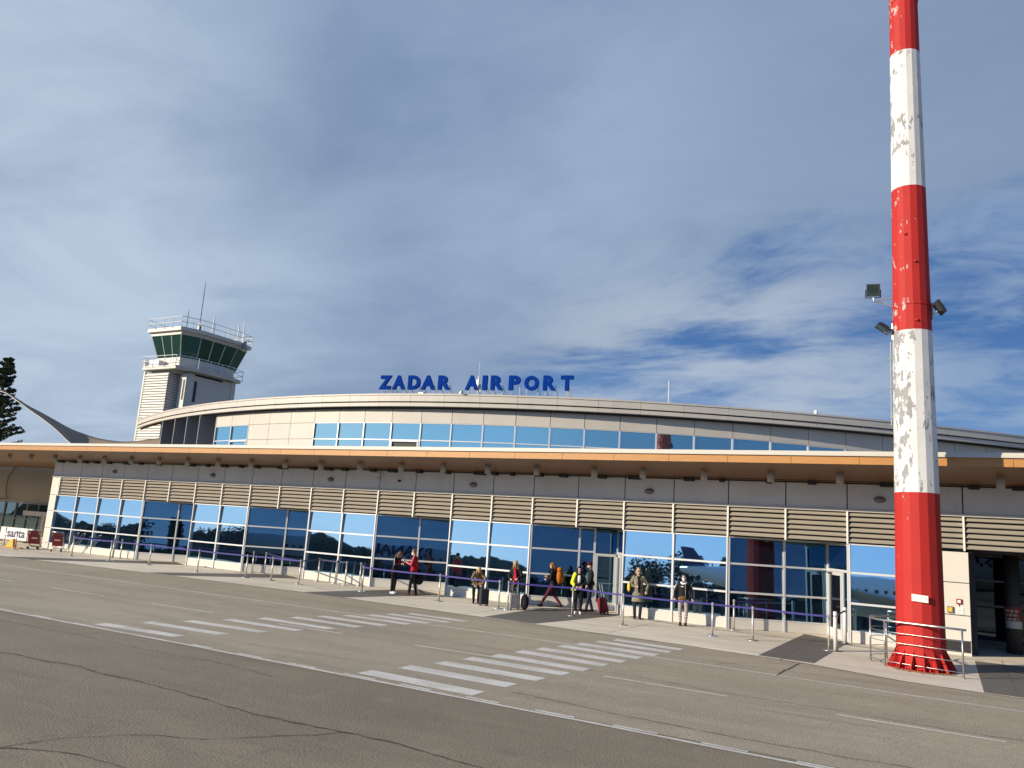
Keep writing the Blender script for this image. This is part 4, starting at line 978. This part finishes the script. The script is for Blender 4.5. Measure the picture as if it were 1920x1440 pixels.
struct_hill = MB(); random.seed(21)
hx = -520.; tops = []; hcur = 0.
while hx < 420:
    hcur = hcur * .72 + random.uniform(-1.3, 1.3); tops.append((hx, max(4.5, prof_h(hx) + hcur + random.uniform(-.5, .5)))); hx += random.uniform(.8, 2.6)
for (a, ha), (b, hb_) in zip(tops, tops[1:]): struct_hill.quad((a, -235, ha), (b, -235, hb_), (b, -222, 0), (a, -222, 0)).quad((b, -235, hb_), (a, -235, ha), (a, -300, 0), (b, -300, 0))
random.seed(5)
tag(struct_hill.build('hill', 'hill_green'), kind='structure')
tag(mb.build('far_wood', 'leaf_far'), 'dark wood on the far side of the apron seen in the glass', 'woodland', kind='stuff')
AC = thing('parked_aircraft', 'white airliner with navy lettering seen mirrored in the glass', 'aircraft', (0, -30, 0))
mb = MB(); rings = []
for X, r, dz in ((-25, .25, 1.2), (-22, .8, .9), (-17, 1.5, .35), (-12, 1.88, 0), (8, 1.88, 0), (10.5, 1.7, -.08), (12.2, 1.25, -.28), (13.2, .6, -.5), (13.6, .12, -.55)):
    rings.append([(X, r * cos(2 * pi * k / 24), 3.4 + dz + r * sin(2 * pi * k / 24)) for k in range(24)])
mb.loft(rings); mb.build('fuselage', 'aircraft_white', AC, True)
wn = MB()
for k in range(26): wn.box(-15 + k * .82, -15 + k * .82 + .26, 1.80, 1.9, 3.72, 4.05)
wn.build('cabin_window', 'black', AC)
t = text_mesh('RYANAIR', 1, .01, 'lettering', 'aircraft_blue', AC, fit=(8.5, 1.15), bold=.03); t.rotation_euler = (pi / 2 - .0, 0, pi); t.location = (4.6, 1.86, 4.02)
for s in (1, -1):
    MB().add([(-1, s * 1.6, 2.6), (-7, s * 1.6, 2.6), (-9.5, s * 15.5, 3.6), (-8, s * 15.5, 3.6), (-1, s * 1.6, 2.9), (-7, s * 1.6, 2.75), (-9.5, s * 15.5, 3.7), (-8, s * 15.5, 3.7)], [(0, 1, 2, 3), (7, 6, 5, 4), (0, 3, 7, 4), (1, 5, 6, 2), (3, 2, 6, 7)]).build('wing', 'aircraft_white', AC)
    e = MB(); e.loft([[(X, s * 5 + r * cos(2 * pi * k / 16), 1.75 + r * sin(2 * pi * k / 16)) for k in range(16)] for X, r in ((1.5, .85), (0, .95), (-2.2, .7), (-3.2, .4))]); e.build('engine', 'aircraft_blue', AC, True)
    MB().box(-8.2, -7.6, s * 2.4 - .2, s * 2.4 + .2, 0, 1.0).box(-8, -7.8, s * 2.4 - .1, s * 2.4 + .1, 1, 2.3).build('landing_gear', 'black', AC)
MB().add([(-22, -.1, 4.6), (-24.5, -.1, 4.8), (-25.2, -.1, 6.9), (-23.8, -.1, 6.9), (-22, .1, 4.6), (-24.5, .1, 4.8), (-25.2, .1, 6.9), (-23.8, .1, 6.9)], [(0, 1, 2, 3), (7, 6, 5, 4), (0, 3, 7, 4), (1, 5, 6, 2), (3, 2, 6, 7)]).build('tail_fin', 'aircraft_blue', AC)
MB().box(9.6, 9.9, -.15, .15, 0, 1.8).build('nose_gear', 'black', AC)

# ------------------------------------------------------------------ people
def cloth(name, col, rough=.85, pattern=None, col2=None, scale=30):
    if name in MATS: return name
    m = bpy.data.materials.new(name); m.use_nodes = True; MATS[name] = m; t = m.node_tree; b = t.nodes['Principled BSDF']
    b.inputs['Roughness'].default_value = rough; b.inputs['Specular IOR Level'].default_value = .25
    tcn = t.nodes.new('ShaderNodeTexCoord'); n = t.nodes.new('ShaderNodeTexNoise'); n.inputs['Scale'].default_value = 14; n.inputs['Detail'].default_value = 4
    t.links.new(tcn.outputs['Object'], n.inputs['Vector'])
    mx = t.nodes.new('ShaderNodeMix'); mx.data_type = 'RGBA'; mx.inputs[6].default_value = (*[c * .7 for c in col], 1); mx.inputs[7].default_value = (*[min(1, c * 1.25) for c in col], 1)
    t.links.new(n.outputs['Fac'], mx.inputs[0]); out = mx.outputs[2]
    if pattern:
        if pattern == 'checker':
            p = t.nodes.new('ShaderNodeTexChecker'); p.inputs['Scale'].default_value = scale; t.links.new(tcn.outputs['Object'], p.inputs['Vector']); fac = p.outputs['Fac']
        else:
            p = t.nodes.new('ShaderNodeTexNoise'); p.inputs['Scale'].default_value = scale; p.inputs['Detail'].default_value = 2; t.links.new(tcn.outputs['Object'], p.inputs['Vector'])
            r = t.nodes.new('ShaderNodeMapRange'); r.inputs[1].default_value = .48; r.inputs[2].default_value = .54; t.links.new(p.outputs['Fac'], r.inputs[0]); fac = r.outputs[0]
        m2 = t.nodes.new('ShaderNodeMix'); m2.data_type = 'RGBA'; t.links.new(fac, m2.inputs[0]); t.links.new(out, m2.inputs[6]); m2.inputs[7].default_value = (*col2, 1); out = m2.outputs[2]
    t.links.new(out, b.inputs['Base Color']); return name
def fuse(mb, vox, name, mats, parent, smooth_it=2):
    me = mb.mesh('tmp', [mats[0]]); o = bpy.data.objects.new('tmp', me); COL.objects.link(o)
    r = o.modifiers.new('r', 'REMESH'); r.mode = 'VOXEL'; r.voxel_size = vox; r.use_smooth_shade = True
    if smooth_it: s_ = o.modifiers.new('s', 'SMOOTH'); s_.factor = .5; s_.iterations = smooth_it
    bpy.context.view_layer.update(); dg = bpy.context.evaluated_depsgraph_get()
    m2 = bpy.data.meshes.new_from_object(o.evaluated_get(dg)); bpy.data.objects.remove(o); bpy.data.meshes.remove(me)
    m2.name = name; m2.materials.clear()
    for x in mats: m2.materials.append(MATS[x])
    m2.polygons.foreach_set('use_smooth', [True] * len(m2.polygons))
    ob = bpy.data.objects.new(name, m2); COL.objects.link(ob); ob.parent = parent; return ob
def cap(mb, a, b, r0, r1, n=10):
    a, b = Vector(a), Vector(b); mb.tube([a, b], [r0, r1], n); mb.ell(a, (r0, r0, r0), n, 6); mb.ell(b, (r1, r1, r1), n, 6)
def rings(mb, L_, n=18):  # closed loft of ellipses: (centre, forward tilt, rx, ry)
    R = []
    for c, tl, rx, ry in L_:
        f = Vector((0, cos(tl), -sin(tl))); R.append([Vector(c) + Vector((rx * cos(2 * pi * k / n), 0, 0)) + f * (ry * sin(2 * pi * k / n)) for k in range(n)])
    mb.loft(R)
def person(label, x, y, face, H=1.68, lean=0., headdown=0., headturn=0., legs=None, arms=None, top='black', coat=None, topcol='jk', trousers='tr', shoes='sh', shoe_h=.09, hair='long', haircol='hr', bare=(), sub_inner=None, hip=.92, wide=1.):
    k = H / 1.70; o = thing('person', label, 'person', (x, y, .012), face); o.scale = (k, k, k)
    d = Vector((0, sin(lean), cos(lean))); pel = Vector((0, 0, hip)) + Vector((0, -.25 * sin(lean), 0))
    waist, chest, neck = pel + d * .15, pel + d * .36, pel + d * .535
    hl = lean + headdown; hdv = Vector((0, sin(hl), cos(hl))); head = neck + hdv * .135 + Vector((0, .02, 0))
    legs = legs or [((-.02, .0), (.0, -.02)), ((.02, .0), (.0, -.02))]     # (knee dx,dy), (ankle dx,dy) from hip
    J = {}
    for s, (kn, an) in zip((-1, 1), legs):
        h_ = pel + Vector((.088 * s, 0, -.03)); az = .085; kz = (h_.z + az) / 2 + .02
        J[s] = (h_, Vector((h_.x + kn[0], h_.y + kn[1], kz)), Vector((h_.x + an[0], h_.y + an[1], an[2] if len(an) > 2 else az)))
    arms = arms or [((-.06, -.02, -.27), (-.05, .07, -.50)), ((.06, -.02, -.27), (.05, .07, -.50))]
    A = {}
    for s, (e, w_) in zip((-1, 1), arms):
        sh_ = pel + d * .475 + Vector((.165 * s * wide, 0, 0)); A[s] = (sh_, sh_ + Vector(e), sh_ + Vector(w_))
    b = MB()
    rings(b, [(pel - d * .09, lean, .10, .07), (pel, lean, .15, .10), (waist, lean, .125, .088), (chest, lean, .155, .105), (pel + d * .47, lean, .15, .08), (neck - d * .02, lean, .06, .055)])
    cap(b, neck - d * .06, head - hdv * .03, .055, .05)
    Rt = Matrix.Rotation(headturn, 3, 'Z') @ Matrix.Rotation(-hl, 3, 'X')
    def hp(v): return head + Rt @ Vector(v)
    b.ell(hp((0, -.012, .03)), (.074, .092, .098), 16, 12, 0, Rt); b.ell(hp((0, .022, -.045)), (.055, .062, .062), 14, 8, 0, Rt)
    b.ell(hp((0, .088, -.008)), (.013, .02, .024), 8, 6, 0, Rt); b.ell(hp((0, .078, -.062)), (.024, .012, .011), 8, 6, 0, Rt)
    for s in (-1, 1): b.ell(hp((.074 * s, -.008, -.004)), (.012, .022, .032), 8, 6, 0, Rt)
    for s in (-1, 1):
        h_, kn, an = J[s]; cap(b, h_, kn, .078, .052); cap(b, kn, an, .05, .036); fd = Vector((0, .16, -.05))
        cap(b, an + Vector((0, -.02, -.04)), an + Vector((.01 * s, .13, -.055)), .038, .028)
        sh_, el, wr_ = A[s]; cap(b, sh_, el, .048, .038); cap(b, el, wr_, .037, .026)
        dd = (wr_ - el).normalized(); sd = dd.cross(Vector((0, 1, .3))).normalized(); nn = sd.cross(dd).normalized()
        b.ell(wr_ + dd * .045, (.034, .034, .036), 10, 6)
        for f_i in range(4):
            off = (f_i - 1.5) * .019; L1 = (.036, .042, .039, .030)[f_i]; p0 = wr_ + dd * .07 + sd * off; p1 = p0 + dd * L1; p2 = p1 + dd * L1 * .6 + nn * L1 * .55 * s; cap(b, p0, p1, .0095, .009, 6); cap(b, p1, p2, .009, .0075, 6)
        p0 = wr_ + dd * .03 - sd * .03; p1 = p0 + dd * .025 - sd * .025; cap(b, p0, p1, .011, .0095, 6); cap(b, p1, p1 + dd * .028 + nn * .008, .0095, .008, 6)
    body = fuse(b, .0095, 'body', ['skin', 'eye_dark', 'lip'], o, 1)
    inv = Rt.transposed()
    for p in body.data.polygons:
        c = inv @ (p.center - head)
        if c.y > .055:
            for s in (-1, 1):
                if abs(c.x - .03 * s) < .014 and abs(c.z - .018) < .008: p.material_index = 1
                if abs(c.x - .03 * s) < .019 and abs(c.z - .038) < .005: p.material_index = 1
            if abs(c.x) < .024 and abs(c.z + .062) < .009: p.material_index = 2
    # trousers
    t_ = MB(); rings(t_, [(pel - d * .10, lean, .135, .098), (pel - d * .02, lean, .168, .118), (pel + d * .08, lean, .15, .108)])
    for s in (-1, 1):
        h_, kn, an = J[s]; cap(t_, h_, kn, .095, .066); cap(t_, kn, an + Vector((0, 0, .03)), .066, .052)
    fuse(t_, .014, 'trousers', [trousers], o)
    # shoes
    for s in (-1, 1):
        h_, kn, an = J[s]; b = MB(); cap(b, an + Vector((0, -.03, -.045)), an + Vector((.012 * s, .14, -.055)), .046, .036); cap(b, an + Vector((0, 0, -.03)), an + Vector((0, 0, shoe_h - .09 + .03)) + (kn - an).normalized() * max(0, shoe_h - .09), .045, .058 if shoe_h > .15 else .045)
        sh_o = fuse(b, .012, 'shoe', [shoes], o)
        zmin = min(v.co.z for v in sh_o.data.vertices)
        if zmin < 0.0:
            for v in sh_o.data.vertices: v.co.z = max(v.co.z, 0.)
    # jacket or coat with sleeves
    c = MB(); hem = coat if coat else .0
    L_ = [(pel - d * .06, lean, .175, .13)] if not coat else [(pel - Vector((0, 0, coat)), lean * .3, .215, .17), (pel - Vector((0, 0, coat * .5)), lean * .6, .195, .15), (pel, lean, .18, .135)]
    L_ += [(pel + d * .08, lean, .17, .125), (waist + d * .03, lean, .158, .118), (chest, lean, .185, .132), (pel + d * .45, lean, .185 * wide, .108), (pel + d * .51, lean, .095, .08), (neck + d * .005, lean, .075, .068)]
    rings(c, L_)
    for s in (-1, 1):
        sh_, el, wr_ = A[s]; cap(c, sh_ - Vector((.02 * s, 0, .01)), el, .072, .058); cap(c, el, el.lerp(wr_, .93), .058, .046)
    fuse(c, .014, 'coat' if coat else 'jacket', [topcol], o)
    # hair
    h = MB(); h.ell(hp((0, -.022, .042)), (.086, .098, .098), 16, 10, 0, Rt)
    if hair == 'long':
        for s in (-1, 1): cap(h, hp((.068 * s, -.01, .03)), hp((.085 * s, .0 + .05 * (hl > .3), -.12)), .036, .03); cap(h, hp((.085 * s, .05 * (hl > .3), -.12)), hp((.09 * s, .03 + .06 * (hl > .3), -.25)), .032, .018)
        cap(h, hp((0, -.07, .0)), hp((0, -.085, -.2)), .075, .06)
    if hair == 'bob':
        for s in (-1, 1): cap(h, hp((.068 * s, -.015, .03)), hp((.075 * s, .005, -.07)), .036, .03)
        cap(h, hp((0, -.06, .02)), hp((0, -.07, -.08)), .07, .06)
    if hair == 'tied': h.ell(hp((0, -.10, .08)), (.045, .045, .04))
    ho = fuse(h, .011, 'hair', [haircol], o)
    bmx = bmesh.new(); bmx.from_mesh(ho.data); kill = []
    for v in bmx.verts:   # open the face
        q = inv @ (v.co - head)
        if q.y > .035 and abs(q.x) < .058 and q.z < .072: kill.append(v)
    bmesh.ops.delete(bmx, geom=kill, context='VERTS'); bmx.to_mesh(ho.data); bmx.free()
    return o, dict(hp=hp, pel=pel, chest=chest, neck=neck, A=A, J=J, d=d, Rt=Rt, head=head, waist=waist)
def face_cam(x, y, off=0.): return atan2(-y, -x) - pi / 2 + off
def at_local(o, p): return o.matrix_world @ Vector(p)
def world(o, info_p):
    return Matrix.Translation(o.location) @ Matrix.Rotation(o.rotation_euler.z, 4, 'Z') @ Matrix.Scale(o.scale.x, 4) @ Vector(info_p)
def mask(o, I, m='mask_white'):
    b = MB(); b.ell(I['hp']((0, .052, -.052)), (.056, .052, .046), 14, 8, 0, I['Rt']); b.build('face_mask', m, o, True)
def strip(o, pts, r, name, m): MB().tube(pts, r, 6).build(name, m, o, True)
cloth('jk_black', (.012, .012, .015)); cloth('jk_navy', (.012, .014, .022)); cloth('jk_red', (.42, .008, .018)); cloth('tr_black', (.010, .010, .012)); cloth('tr_maroon', (.085, .016, .030)); cloth('tr_jeans', (.020, .028, .048))
cloth('tr_greyjean', (.075, .085, .10), pattern='noise', col2=(.02, .02, .03), scale=9)
cloth('coat_tan', (.25, .19, .10), pattern='noise', col2=(.06, .05, .03), scale=22); cloth('coat_olive', (.27, .25, .18), pattern='noise', col2=(.17, .155, .11), scale=16)
cloth('tr_check', (.012, .012, .012), pattern='checker', col2=(.66, .60, .57), scale=24); cloth('teal', (.035, .09, .095)); cloth('hivis', (.75, .85, .03)); cloth('shirt_white', (.70, .70, .70)); cloth('red_scarf', (.55, .01, .02))
cloth('shoe_white', (.75, .75, .74)); cloth('shoe_brown', (.09, .05, .03)); cloth('shoe_black', (.012, .012, .012)); cloth('boot_red', (.065, .012, .015)); cloth('hair_brown', (.075, .038, .018), .55); cloth('hair_blond', (.42, .29, .13), .5); cloth('hair_ginger', (.22, .10, .035), .5); cloth('hair_black', (.008, .007, .007), .45); cloth('hair_grey', (.12, .09, .07), .6)
cloth('cap_maroon', (.06, .006, .012)); cloth('orange_pack', (.42, .13, .015)); cloth('bag_black', (.010, .010, .012)); cloth('bag_yellow', (.80, .55, .06)); cloth('bag_brown', (.16, .085, .03)); cloth('case_red', (.20, .014, .022), .4); cloth('case_grey', (.20, .20, .195), .45); cloth('case_dark', (.035, .037, .04), .45)
phone_arms = [((-.07, .05, -.25), (.04, .24, -.24)), ((.07, .05, -.25), (-.03, .24, -.22))]
def handheld(o, I, lab):
    p = world(o, (I['A'][1][2] + I['A'][-1][2]) / 2 + Vector((0, .06, .05))); t = thing('phone', lab, 'phone', p, o.rotation_euler.z); MB().obox((0, 0, 0), (.036, 0, 0), (0, .004, .003), (0, -.045, .06)).build('case', 'black', t); MB().obox((0, -.006, -.004), (.032, 0, 0), (0, .001, .0007), (0, -.04, .053)).build('screen', 'paper', t)
# 1 long haired woman looking at her phone
o, I = person('woman with long brown hair and white shoes bending over her phone', -19.01, 25.98, -pi / 2 + .1, 1.66, lean=.16, headdown=.62, arms=phone_arms, topcol='jk_black', trousers='tr_black', shoes='shoe_white', hair='long', haircol='hair_brown')
for s in (-1, 1):
    sh_, el, wr_ = I['A'][s]; strip(o, [sh_ + Vector((.06 * s, 0, .02)), el + Vector((.058 * s, -.01, 0)), el.lerp(wr_, .6) + Vector((.03 * s, -.045, -.02))], .012, 'sleeve_stripe', 'shirt_white')
MB().ell(I['chest'] + Vector((0, .11, -.06)), (.10, .035, .13), 12, 8).build('red_front', 'red_scarf', o, True)
handheld(o, I, 'phone held by the woman with long brown hair')
# 2 man in red jacket
o, I = person('masked man in a bright red jacket holding a phone towards the woman', -18.22, 26.1, pi / 2 + .35, 1.76, headdown=.25, arms=[((-.05, .06, -.26), (.02, .30, -.17)), ((.07, -.04, -.27), (.06, .02, -.50))], topcol='jk_red', trousers='tr_black', shoes='shoe_brown', hair='short', haircol='hair_grey', legs=[((-.02, .06), (.0, .10)), ((.02, -.02), (.0, -.12))])
mask(o, I)
for s in (-1, 1):
    sh_, el, wr_ = I['A'][s]; strip(o, [sh_ + Vector((.03 * s, 0, .065)), sh_ + Vector((.065 * s, 0, -.02)), el + Vector((.06 * s, 0, 0)), el.lerp(wr_, .9) + Vector((.05 * s, 0, 0))], .008, 'sleeve_piping', 'shirt_white')
p = world(o, I['A'][-1][2] + Vector((0, .08, .06))); t = thing('phone', 'white phone held out by the man in the red jacket', 'phone', p, o.rotation_euler.z); MB().obox((0, 0, 0), (.04, 0, 0), (0, .004, 0), (0, .02, .075)).build('case', 'paper', t); MB().obox((0, -.006, 0), (.034, 0, 0), (0, .001, 0), (0, .018, .065)).build('screen', 'black', t)
p = world(o, I['A'][1][2]); t = thing('holdall_bag', 'big black holdall hanging from the hand of the man in red', 'bag', (p.x + .12, p.y + .02, p.z - .52), o.rotation_euler.z + pi / 2)
b = MB(); b.ell((-.1, 0, .24), (.17, .13, .24), 14, 10); b.ell((.1, 0, .22), (.19, .13, .22), 14, 10); fuse(b, .016, 'body', ['bag_black'], t); MB().tube([(-.15, 0, .42), (-.06, 0, .54), (.06, 0, .54), (.15, 0, .42)], .014, 6).build('handle', 'bag_black', t, True)
MB().tube([(.24, .05, .3), (.30, .05, .0), (.22, .04, -.22), (.05, .0, -.30)], .010, 5).build('loose_strap', 'bag_black', t, True)
# 3 woman bending over a case
def suitcase(lab, x, y, rz, m, h=.55, w=.36, dp=.22, tilt=0., handle=.0, hm='steel'):
    o = thing('suitcase', lab, 'suitcase', (x, y, .012), rz); o.rotation_euler = (tilt, 0, rz)
    b = MB(); n = 10; R = []
    for z, q in ((.05, .88), (.08, 1.), (h - .03, 1.), (h, .9)):
        R.append([(w / 2 * q * (abs(cos(a)) ** .45) * (1 if cos(a) > 0 else -1), dp / 2 * q * (abs(sin(a)) ** .45) * (1 if sin(a) > 0 else -1), z) for a in [2 * pi * (k + .5) / 20 for k in range(20)]])
    b.loft(R); b.build('shell', m, o)
    rb_ = MB()
    for k in range(4): rb_.box(-w * .36 + k * w * .24 - .012, -w * .36 + k * w * .24 + .012, dp / 2 - .003, dp / 2 + .006, .1, h - .06).box(-w * .36 + k * w * .24 - .012, -w * .36 + k * w * .24 + .012, -dp / 2 - .006, -dp / 2 + .003, .1, h - .06)
    rb_.build('ribs', m, o)
    for sx_ in (-1, 1):
        for sy_ in (-1, 1): MB().tube([(sx_ * w * .36 - .015, sy_ * dp * .34, .028), (sx_ * w * .36 + .015, sy_ * dp * .34, .028)], .028, 10).build('wheel', 'black', o)
    if handle: MB().tube([(-.09, -dp * .3, h - .02), (-.09, -dp * .3, h + handle), (.09, -dp * .3, h + handle), (.09, -dp * .3, h - .02)], .011, 6).build('pull_handle', hm, o)
    MB().tube([(-.07, 0, h - .01), (-.06, 0, h + .03), (.06, 0, h + .03), (.07, 0, h - .01)], .012, 6).build('grip', 'black', o)
    return o
o, I = person('blond woman in a tan checked poncho bending down over her grey suitcase', -15.2, 25.9, face_cam(-15.2, 25.9, .1), 1.60, lean=.78, headdown=.35, hip=.86, arms=[((-.12, .12, -.22), (.02, .20, -.42)), ((.08, .10, -.24), (-.02, .22, -.44))], coat=.16, topcol='coat_tan', trousers='tr_black', shoes='shoe_black', shoe_h=.2, hair='long', haircol='hair_blond')
MB().ell(I['pel'] + Vector((-.17, .05, -.02)), (.15, .14, .20), 14, 10).build('poncho_fold', 'coat_tan', o, True)
suitcase('grey and black cabin suitcase under the bending woman in the poncho', -14.72, 25.62, face_cam(-14.8, 25.5, .35), 'case_dark', .60, .34, .22)
# 4 blond woman with red scarf
o, I = person('blond woman in a dark jacket with a red scarf looking down', -13.72, 26.1, face_cam(-13.7, 26.1, -.25), 1.68, headdown=.6, lean=.05, arms=[((-.08, .05, -.26), (.03, .20, -.33)), ((.09, .03, -.27), (-.02, .20, -.36))], coat=.10, topcol='jk_navy', trousers='tr_greyjean', shoes='shoe_black', hair='long', haircol='hair_blond')
b = MB(); b.ell(I['chest'] + Vector((0, .13, .02)), (.05, .03, .14), 12, 8); b.ell(I['chest'] + Vector((-.02, .15, -.25)), (.075, .04, .20), 12, 8); fuse(b, .014, 'scarf', ['red_scarf'], o)
suitcase('light grey suitcase with raised handle in front of the blond woman', -13.45, 25.62, face_cam(-13.4, 25.6, .1), 'case_grey', .56, .36, .22, 0, .42)
t = thing('backpack', 'round black backpack standing on the pavement beside the grey suitcase', 'backpack', (-13.12, 25.75, .012), .5); b = MB(); b.ell((0, 0, .28), (.15, .12, .28), 14, 10); b.ell((.02, -.10, .2), (.11, .07, .15), 12, 8); fuse(b, .014, 'body', ['bag_black'], t); MB().tube([(-.05, .08, .5), (0, .09, .6), (.05, .08, .5)], .012, 6).build('strap', 'bag_black', t, True)
# 5 walking woman with an orange pack
o, I = person('woman in maroon trousers walking left with an orange backpack', -13.0, 27.75, pi / 2 + .22, 1.68, lean=.06, headdown=.1, legs=[((.0, .20), (.0, .40, .10)), ((.0, -.02), (.0, -.30, .11))], hip=.87, arms=[((-.05, .03, -.26), (.03, .20, -.30)), ((.06, .04, -.26), (-.02, .22, -.24))], topcol='jk_black', trousers='tr_maroon', shoes='shoe_black', hair='long', haircol='hair_ginger')
p = world(o, I['chest'] + Vector((0, -.26, -.24))); t = thing('backpack', 'large orange travel backpack on the back of the walking woman', 'backpack', p, o.rotation_euler.z)
b = MB(); b.ell((0, 0, .16), (.17, .14, .27), 14, 10); b.ell((0, .0, .42), (.15, .12, .10), 14, 8); b.ell((0, -.10, .10), (.12, .08, .17), 12, 8); fuse(b, .016, 'body', ['orange_pack'], t)
for s in (-1, 1): MB().tube([(s * .10, .10, .40), (s * .11, .32, .44), (s * .12, .36, .25), (s * .12, .12, .02)], .016, 6).build('strap', 'bag_black', t, True)
# 6 woman with hi-vis
o, I = person('dark haired woman in black with a yellow vest over one arm', -11.42, 26.56, face_cam(-11.42, 26.56), 1.62, headdown=.12, arms=[((-.07, .02, -.27), (.06, .17, -.38)), ((.08, .02, -.27), (-.06, .17, -.40))], topcol='jk_black', trousers='tr_black', shoes='shoe_white', hair='long', haircol='hair_black')
b = MB(); rings(b, [(I['chest'] + Vector((0, .118, -.16)), 0, .05, .025), (I['chest'] + Vector((0, .128, -.02)), 0, .06, .03), (I['chest'] + Vector((0, .10, .12)), 0, .045, .03)]); b.build('shirt', 'shirt_white', o, True)
p = world(o, I['A'][1][0]); t = thing('reflective_vest', 'yellow reflective vest draped over the arm of the dark haired woman', 'vest', p, o.rotation_euler.z)
sh_, el, wr_ = [v - I['A'][1][0] for v in I['A'][1]]; b = MB(); cap(b, sh_ + Vector((-.01, .0, .02)), el, .082, .072); cap(b, el, el.lerp(wr_, .55), .072, .06); fuse(b, .014, 'body', ['hivis'], t)
MB().box(-.06, .12, .05, .15, -.52, -.43).build('hem', 'hivis', t)
# 7 man with cap and red case
o, I = person('bearded man in a maroon cap and teal shirt pulling a red suitcase', -11.5, 27.75, pi / 2 + .65, 1.76, headdown=.12, arms=[((-.05, .03, -.27), (-.02, .14, -.47)), ((.08, -.10, -.26), (.09, -.22, -.46))], topcol='jk_black', trousers='tr_jeans', shoes='shoe_black', hair='short', haircol='hair_black', legs=[((-.02, .05), (.0, .12)), ((.02, -.02), (.0, -.13))])
b = MB(); rings(b, [(I['pel'] + Vector((-.03, .10, .0)), 0, .12, .05), (I['waist'] + Vector((-.03, .10, .06)), 0, .10, .05), (I['chest'] + Vector((-.03, .10, .06)), 0, .08, .05)]); b.build('shirt', 'teal', o, True)
b = MB(); b.ell(I['hp']((0, -.015, .075)), (.092, .105, .075), 16, 8, 0, I['Rt']); b.ell(I['hp']((0, .12, .06)), (.07, .08, .012), 14, 6, 0, I['Rt']); fuse(b, .011, 'cap', ['cap_maroon'], o)
b = MB(); b.ell(I['hp']((0, .045, -.085)), (.052, .05, .04), 12, 8, 0, I['Rt']); b.build('beard', 'hair_black', o, True)
suitcase('red hard suitcase tilted on its wheels behind the man in the cap', -10.78, 27.5, pi / 2 - .1, 'case_red', .58, .36, .24, radians(-16), .48)
# 8 woman in the long coat
o, I = person('woman in sunglasses and a long olive coat standing by the glass', -9.45, 27.2, face_cam(-9.45, 27.2, .12), 1.72, arms=[((-.17, -.03, -.24), (-.10, .10, -.43)), ((.10, .03, -.26), (-.05, .17, -.30))], coat=.34, topcol='coat_olive', trousers='tr_jeans', shoes='shoe_black', shoe_h=.40, hair='bob', haircol='hair_blond', wide=1.06)
b = MB(); rings(b, [(I['pel'] + Vector((-.02, .148, -.02)), 0, .03, .02), (I['chest'] + Vector((-.01, .13, -.05)), 0, .055, .022), (I['neck'] + Vector((0, .06, -.02)), 0, .065, .04)]); b.build('jumper', 'jk_black', o, True)
b = MB(); 
for s in (-1, 1): b.ell(I['hp']((.032 * s, .082, .016)), (.027, .012, .02), 12, 6, 0, I['Rt'])
b.tube([I['hp']((-.075, .0, .02)), I['hp']((-.06, .075, .02)), I['hp']((.06, .075, .02)), I['hp']((.075, .0, .02))], .005, 5); b.build('sunglasses', 'black', o, True)
p = world(o, I['A'][1][1]); t = thing('shoulder_bag', 'yellow bag under the arm of the woman in the long coat', 'bag', p, o.rotation_euler.z); b = MB(); b.ell((.05, .02, -.08), (.06, .13, .16), 12, 8); fuse(b, .014, 'body', ['bag_yellow'], t); MB().tube([(.04, .0, .05), (-.02, .0, .26), (-.07, -.02, .36)], .010, 5).build('strap', 'bag_brown', t, True)
# 9 woman with patterned trousers
o, I = person('masked woman in a black jacket and black and white patterned trousers', -7.72, 26.8, face_cam(-7.72, 26.8), 1.66, arms=[((-.12, -.03, -.26), (-.13, .06, -.48)), ((.12, -.03, -.26), (.13, .06, -.48))], topcol='jk_black', trousers='tr_check', shoes='boot_red', shoe_h=.18, hair='tied', haircol='hair_black')
mask(o, I); b = MB(); b.tube([I['neck'] + Vector((-.09, .04, -.02)), I['neck'] + Vector((-.05, .10, -.06)), I['neck'] + Vector((.05, .10, -.06)), I['neck'] + Vector((.09, .04, -.02))], .034, 10); b.build('neck_pillow', 'mask_white', o, True)
for s in (-1, 1):
    sh_, el, wr_ = I['A'][s]; strip(o, [sh_ + Vector((.068 * s, 0, .0)), el + Vector((.06 * s, 0, 0)), el.lerp(wr_, .9) + Vector((.05 * s, 0, 0))], .014, 'sleeve_stripe', 'shirt_white')
strip(o, [I['chest'] + Vector((-.06, .132, .10)), I['pel'] + Vector((-.07, .14, -.05))], .014, 'zip_lining', 'case_grey')
MB().obox(I['chest'] + Vector((.05, .128, .02)), (.045, 0, 0), (0, .006, 0), (0, 0, .016)).build('chest_print', 'shirt_white', o)
p = world(o, I['pel'] + Vector((.03, .20, -.03))); t = thing('waist_bag', 'brown bag worn at the waist of the woman in patterned trousers', 'bag', p, o.rotation_euler.z); b = MB(); b.ell((0, 0, .03), (.14, .05, .075), 14, 8); fuse(b, .012, 'body', ['bag_brown'], t); MB().tube([(-.13, 0, .05), (-.18, -.15, .06), (0, -.32, .06), (.18, -.15, .06), (.13, 0, .05)], .012, 6).build('strap', 'bag_black', t, True)
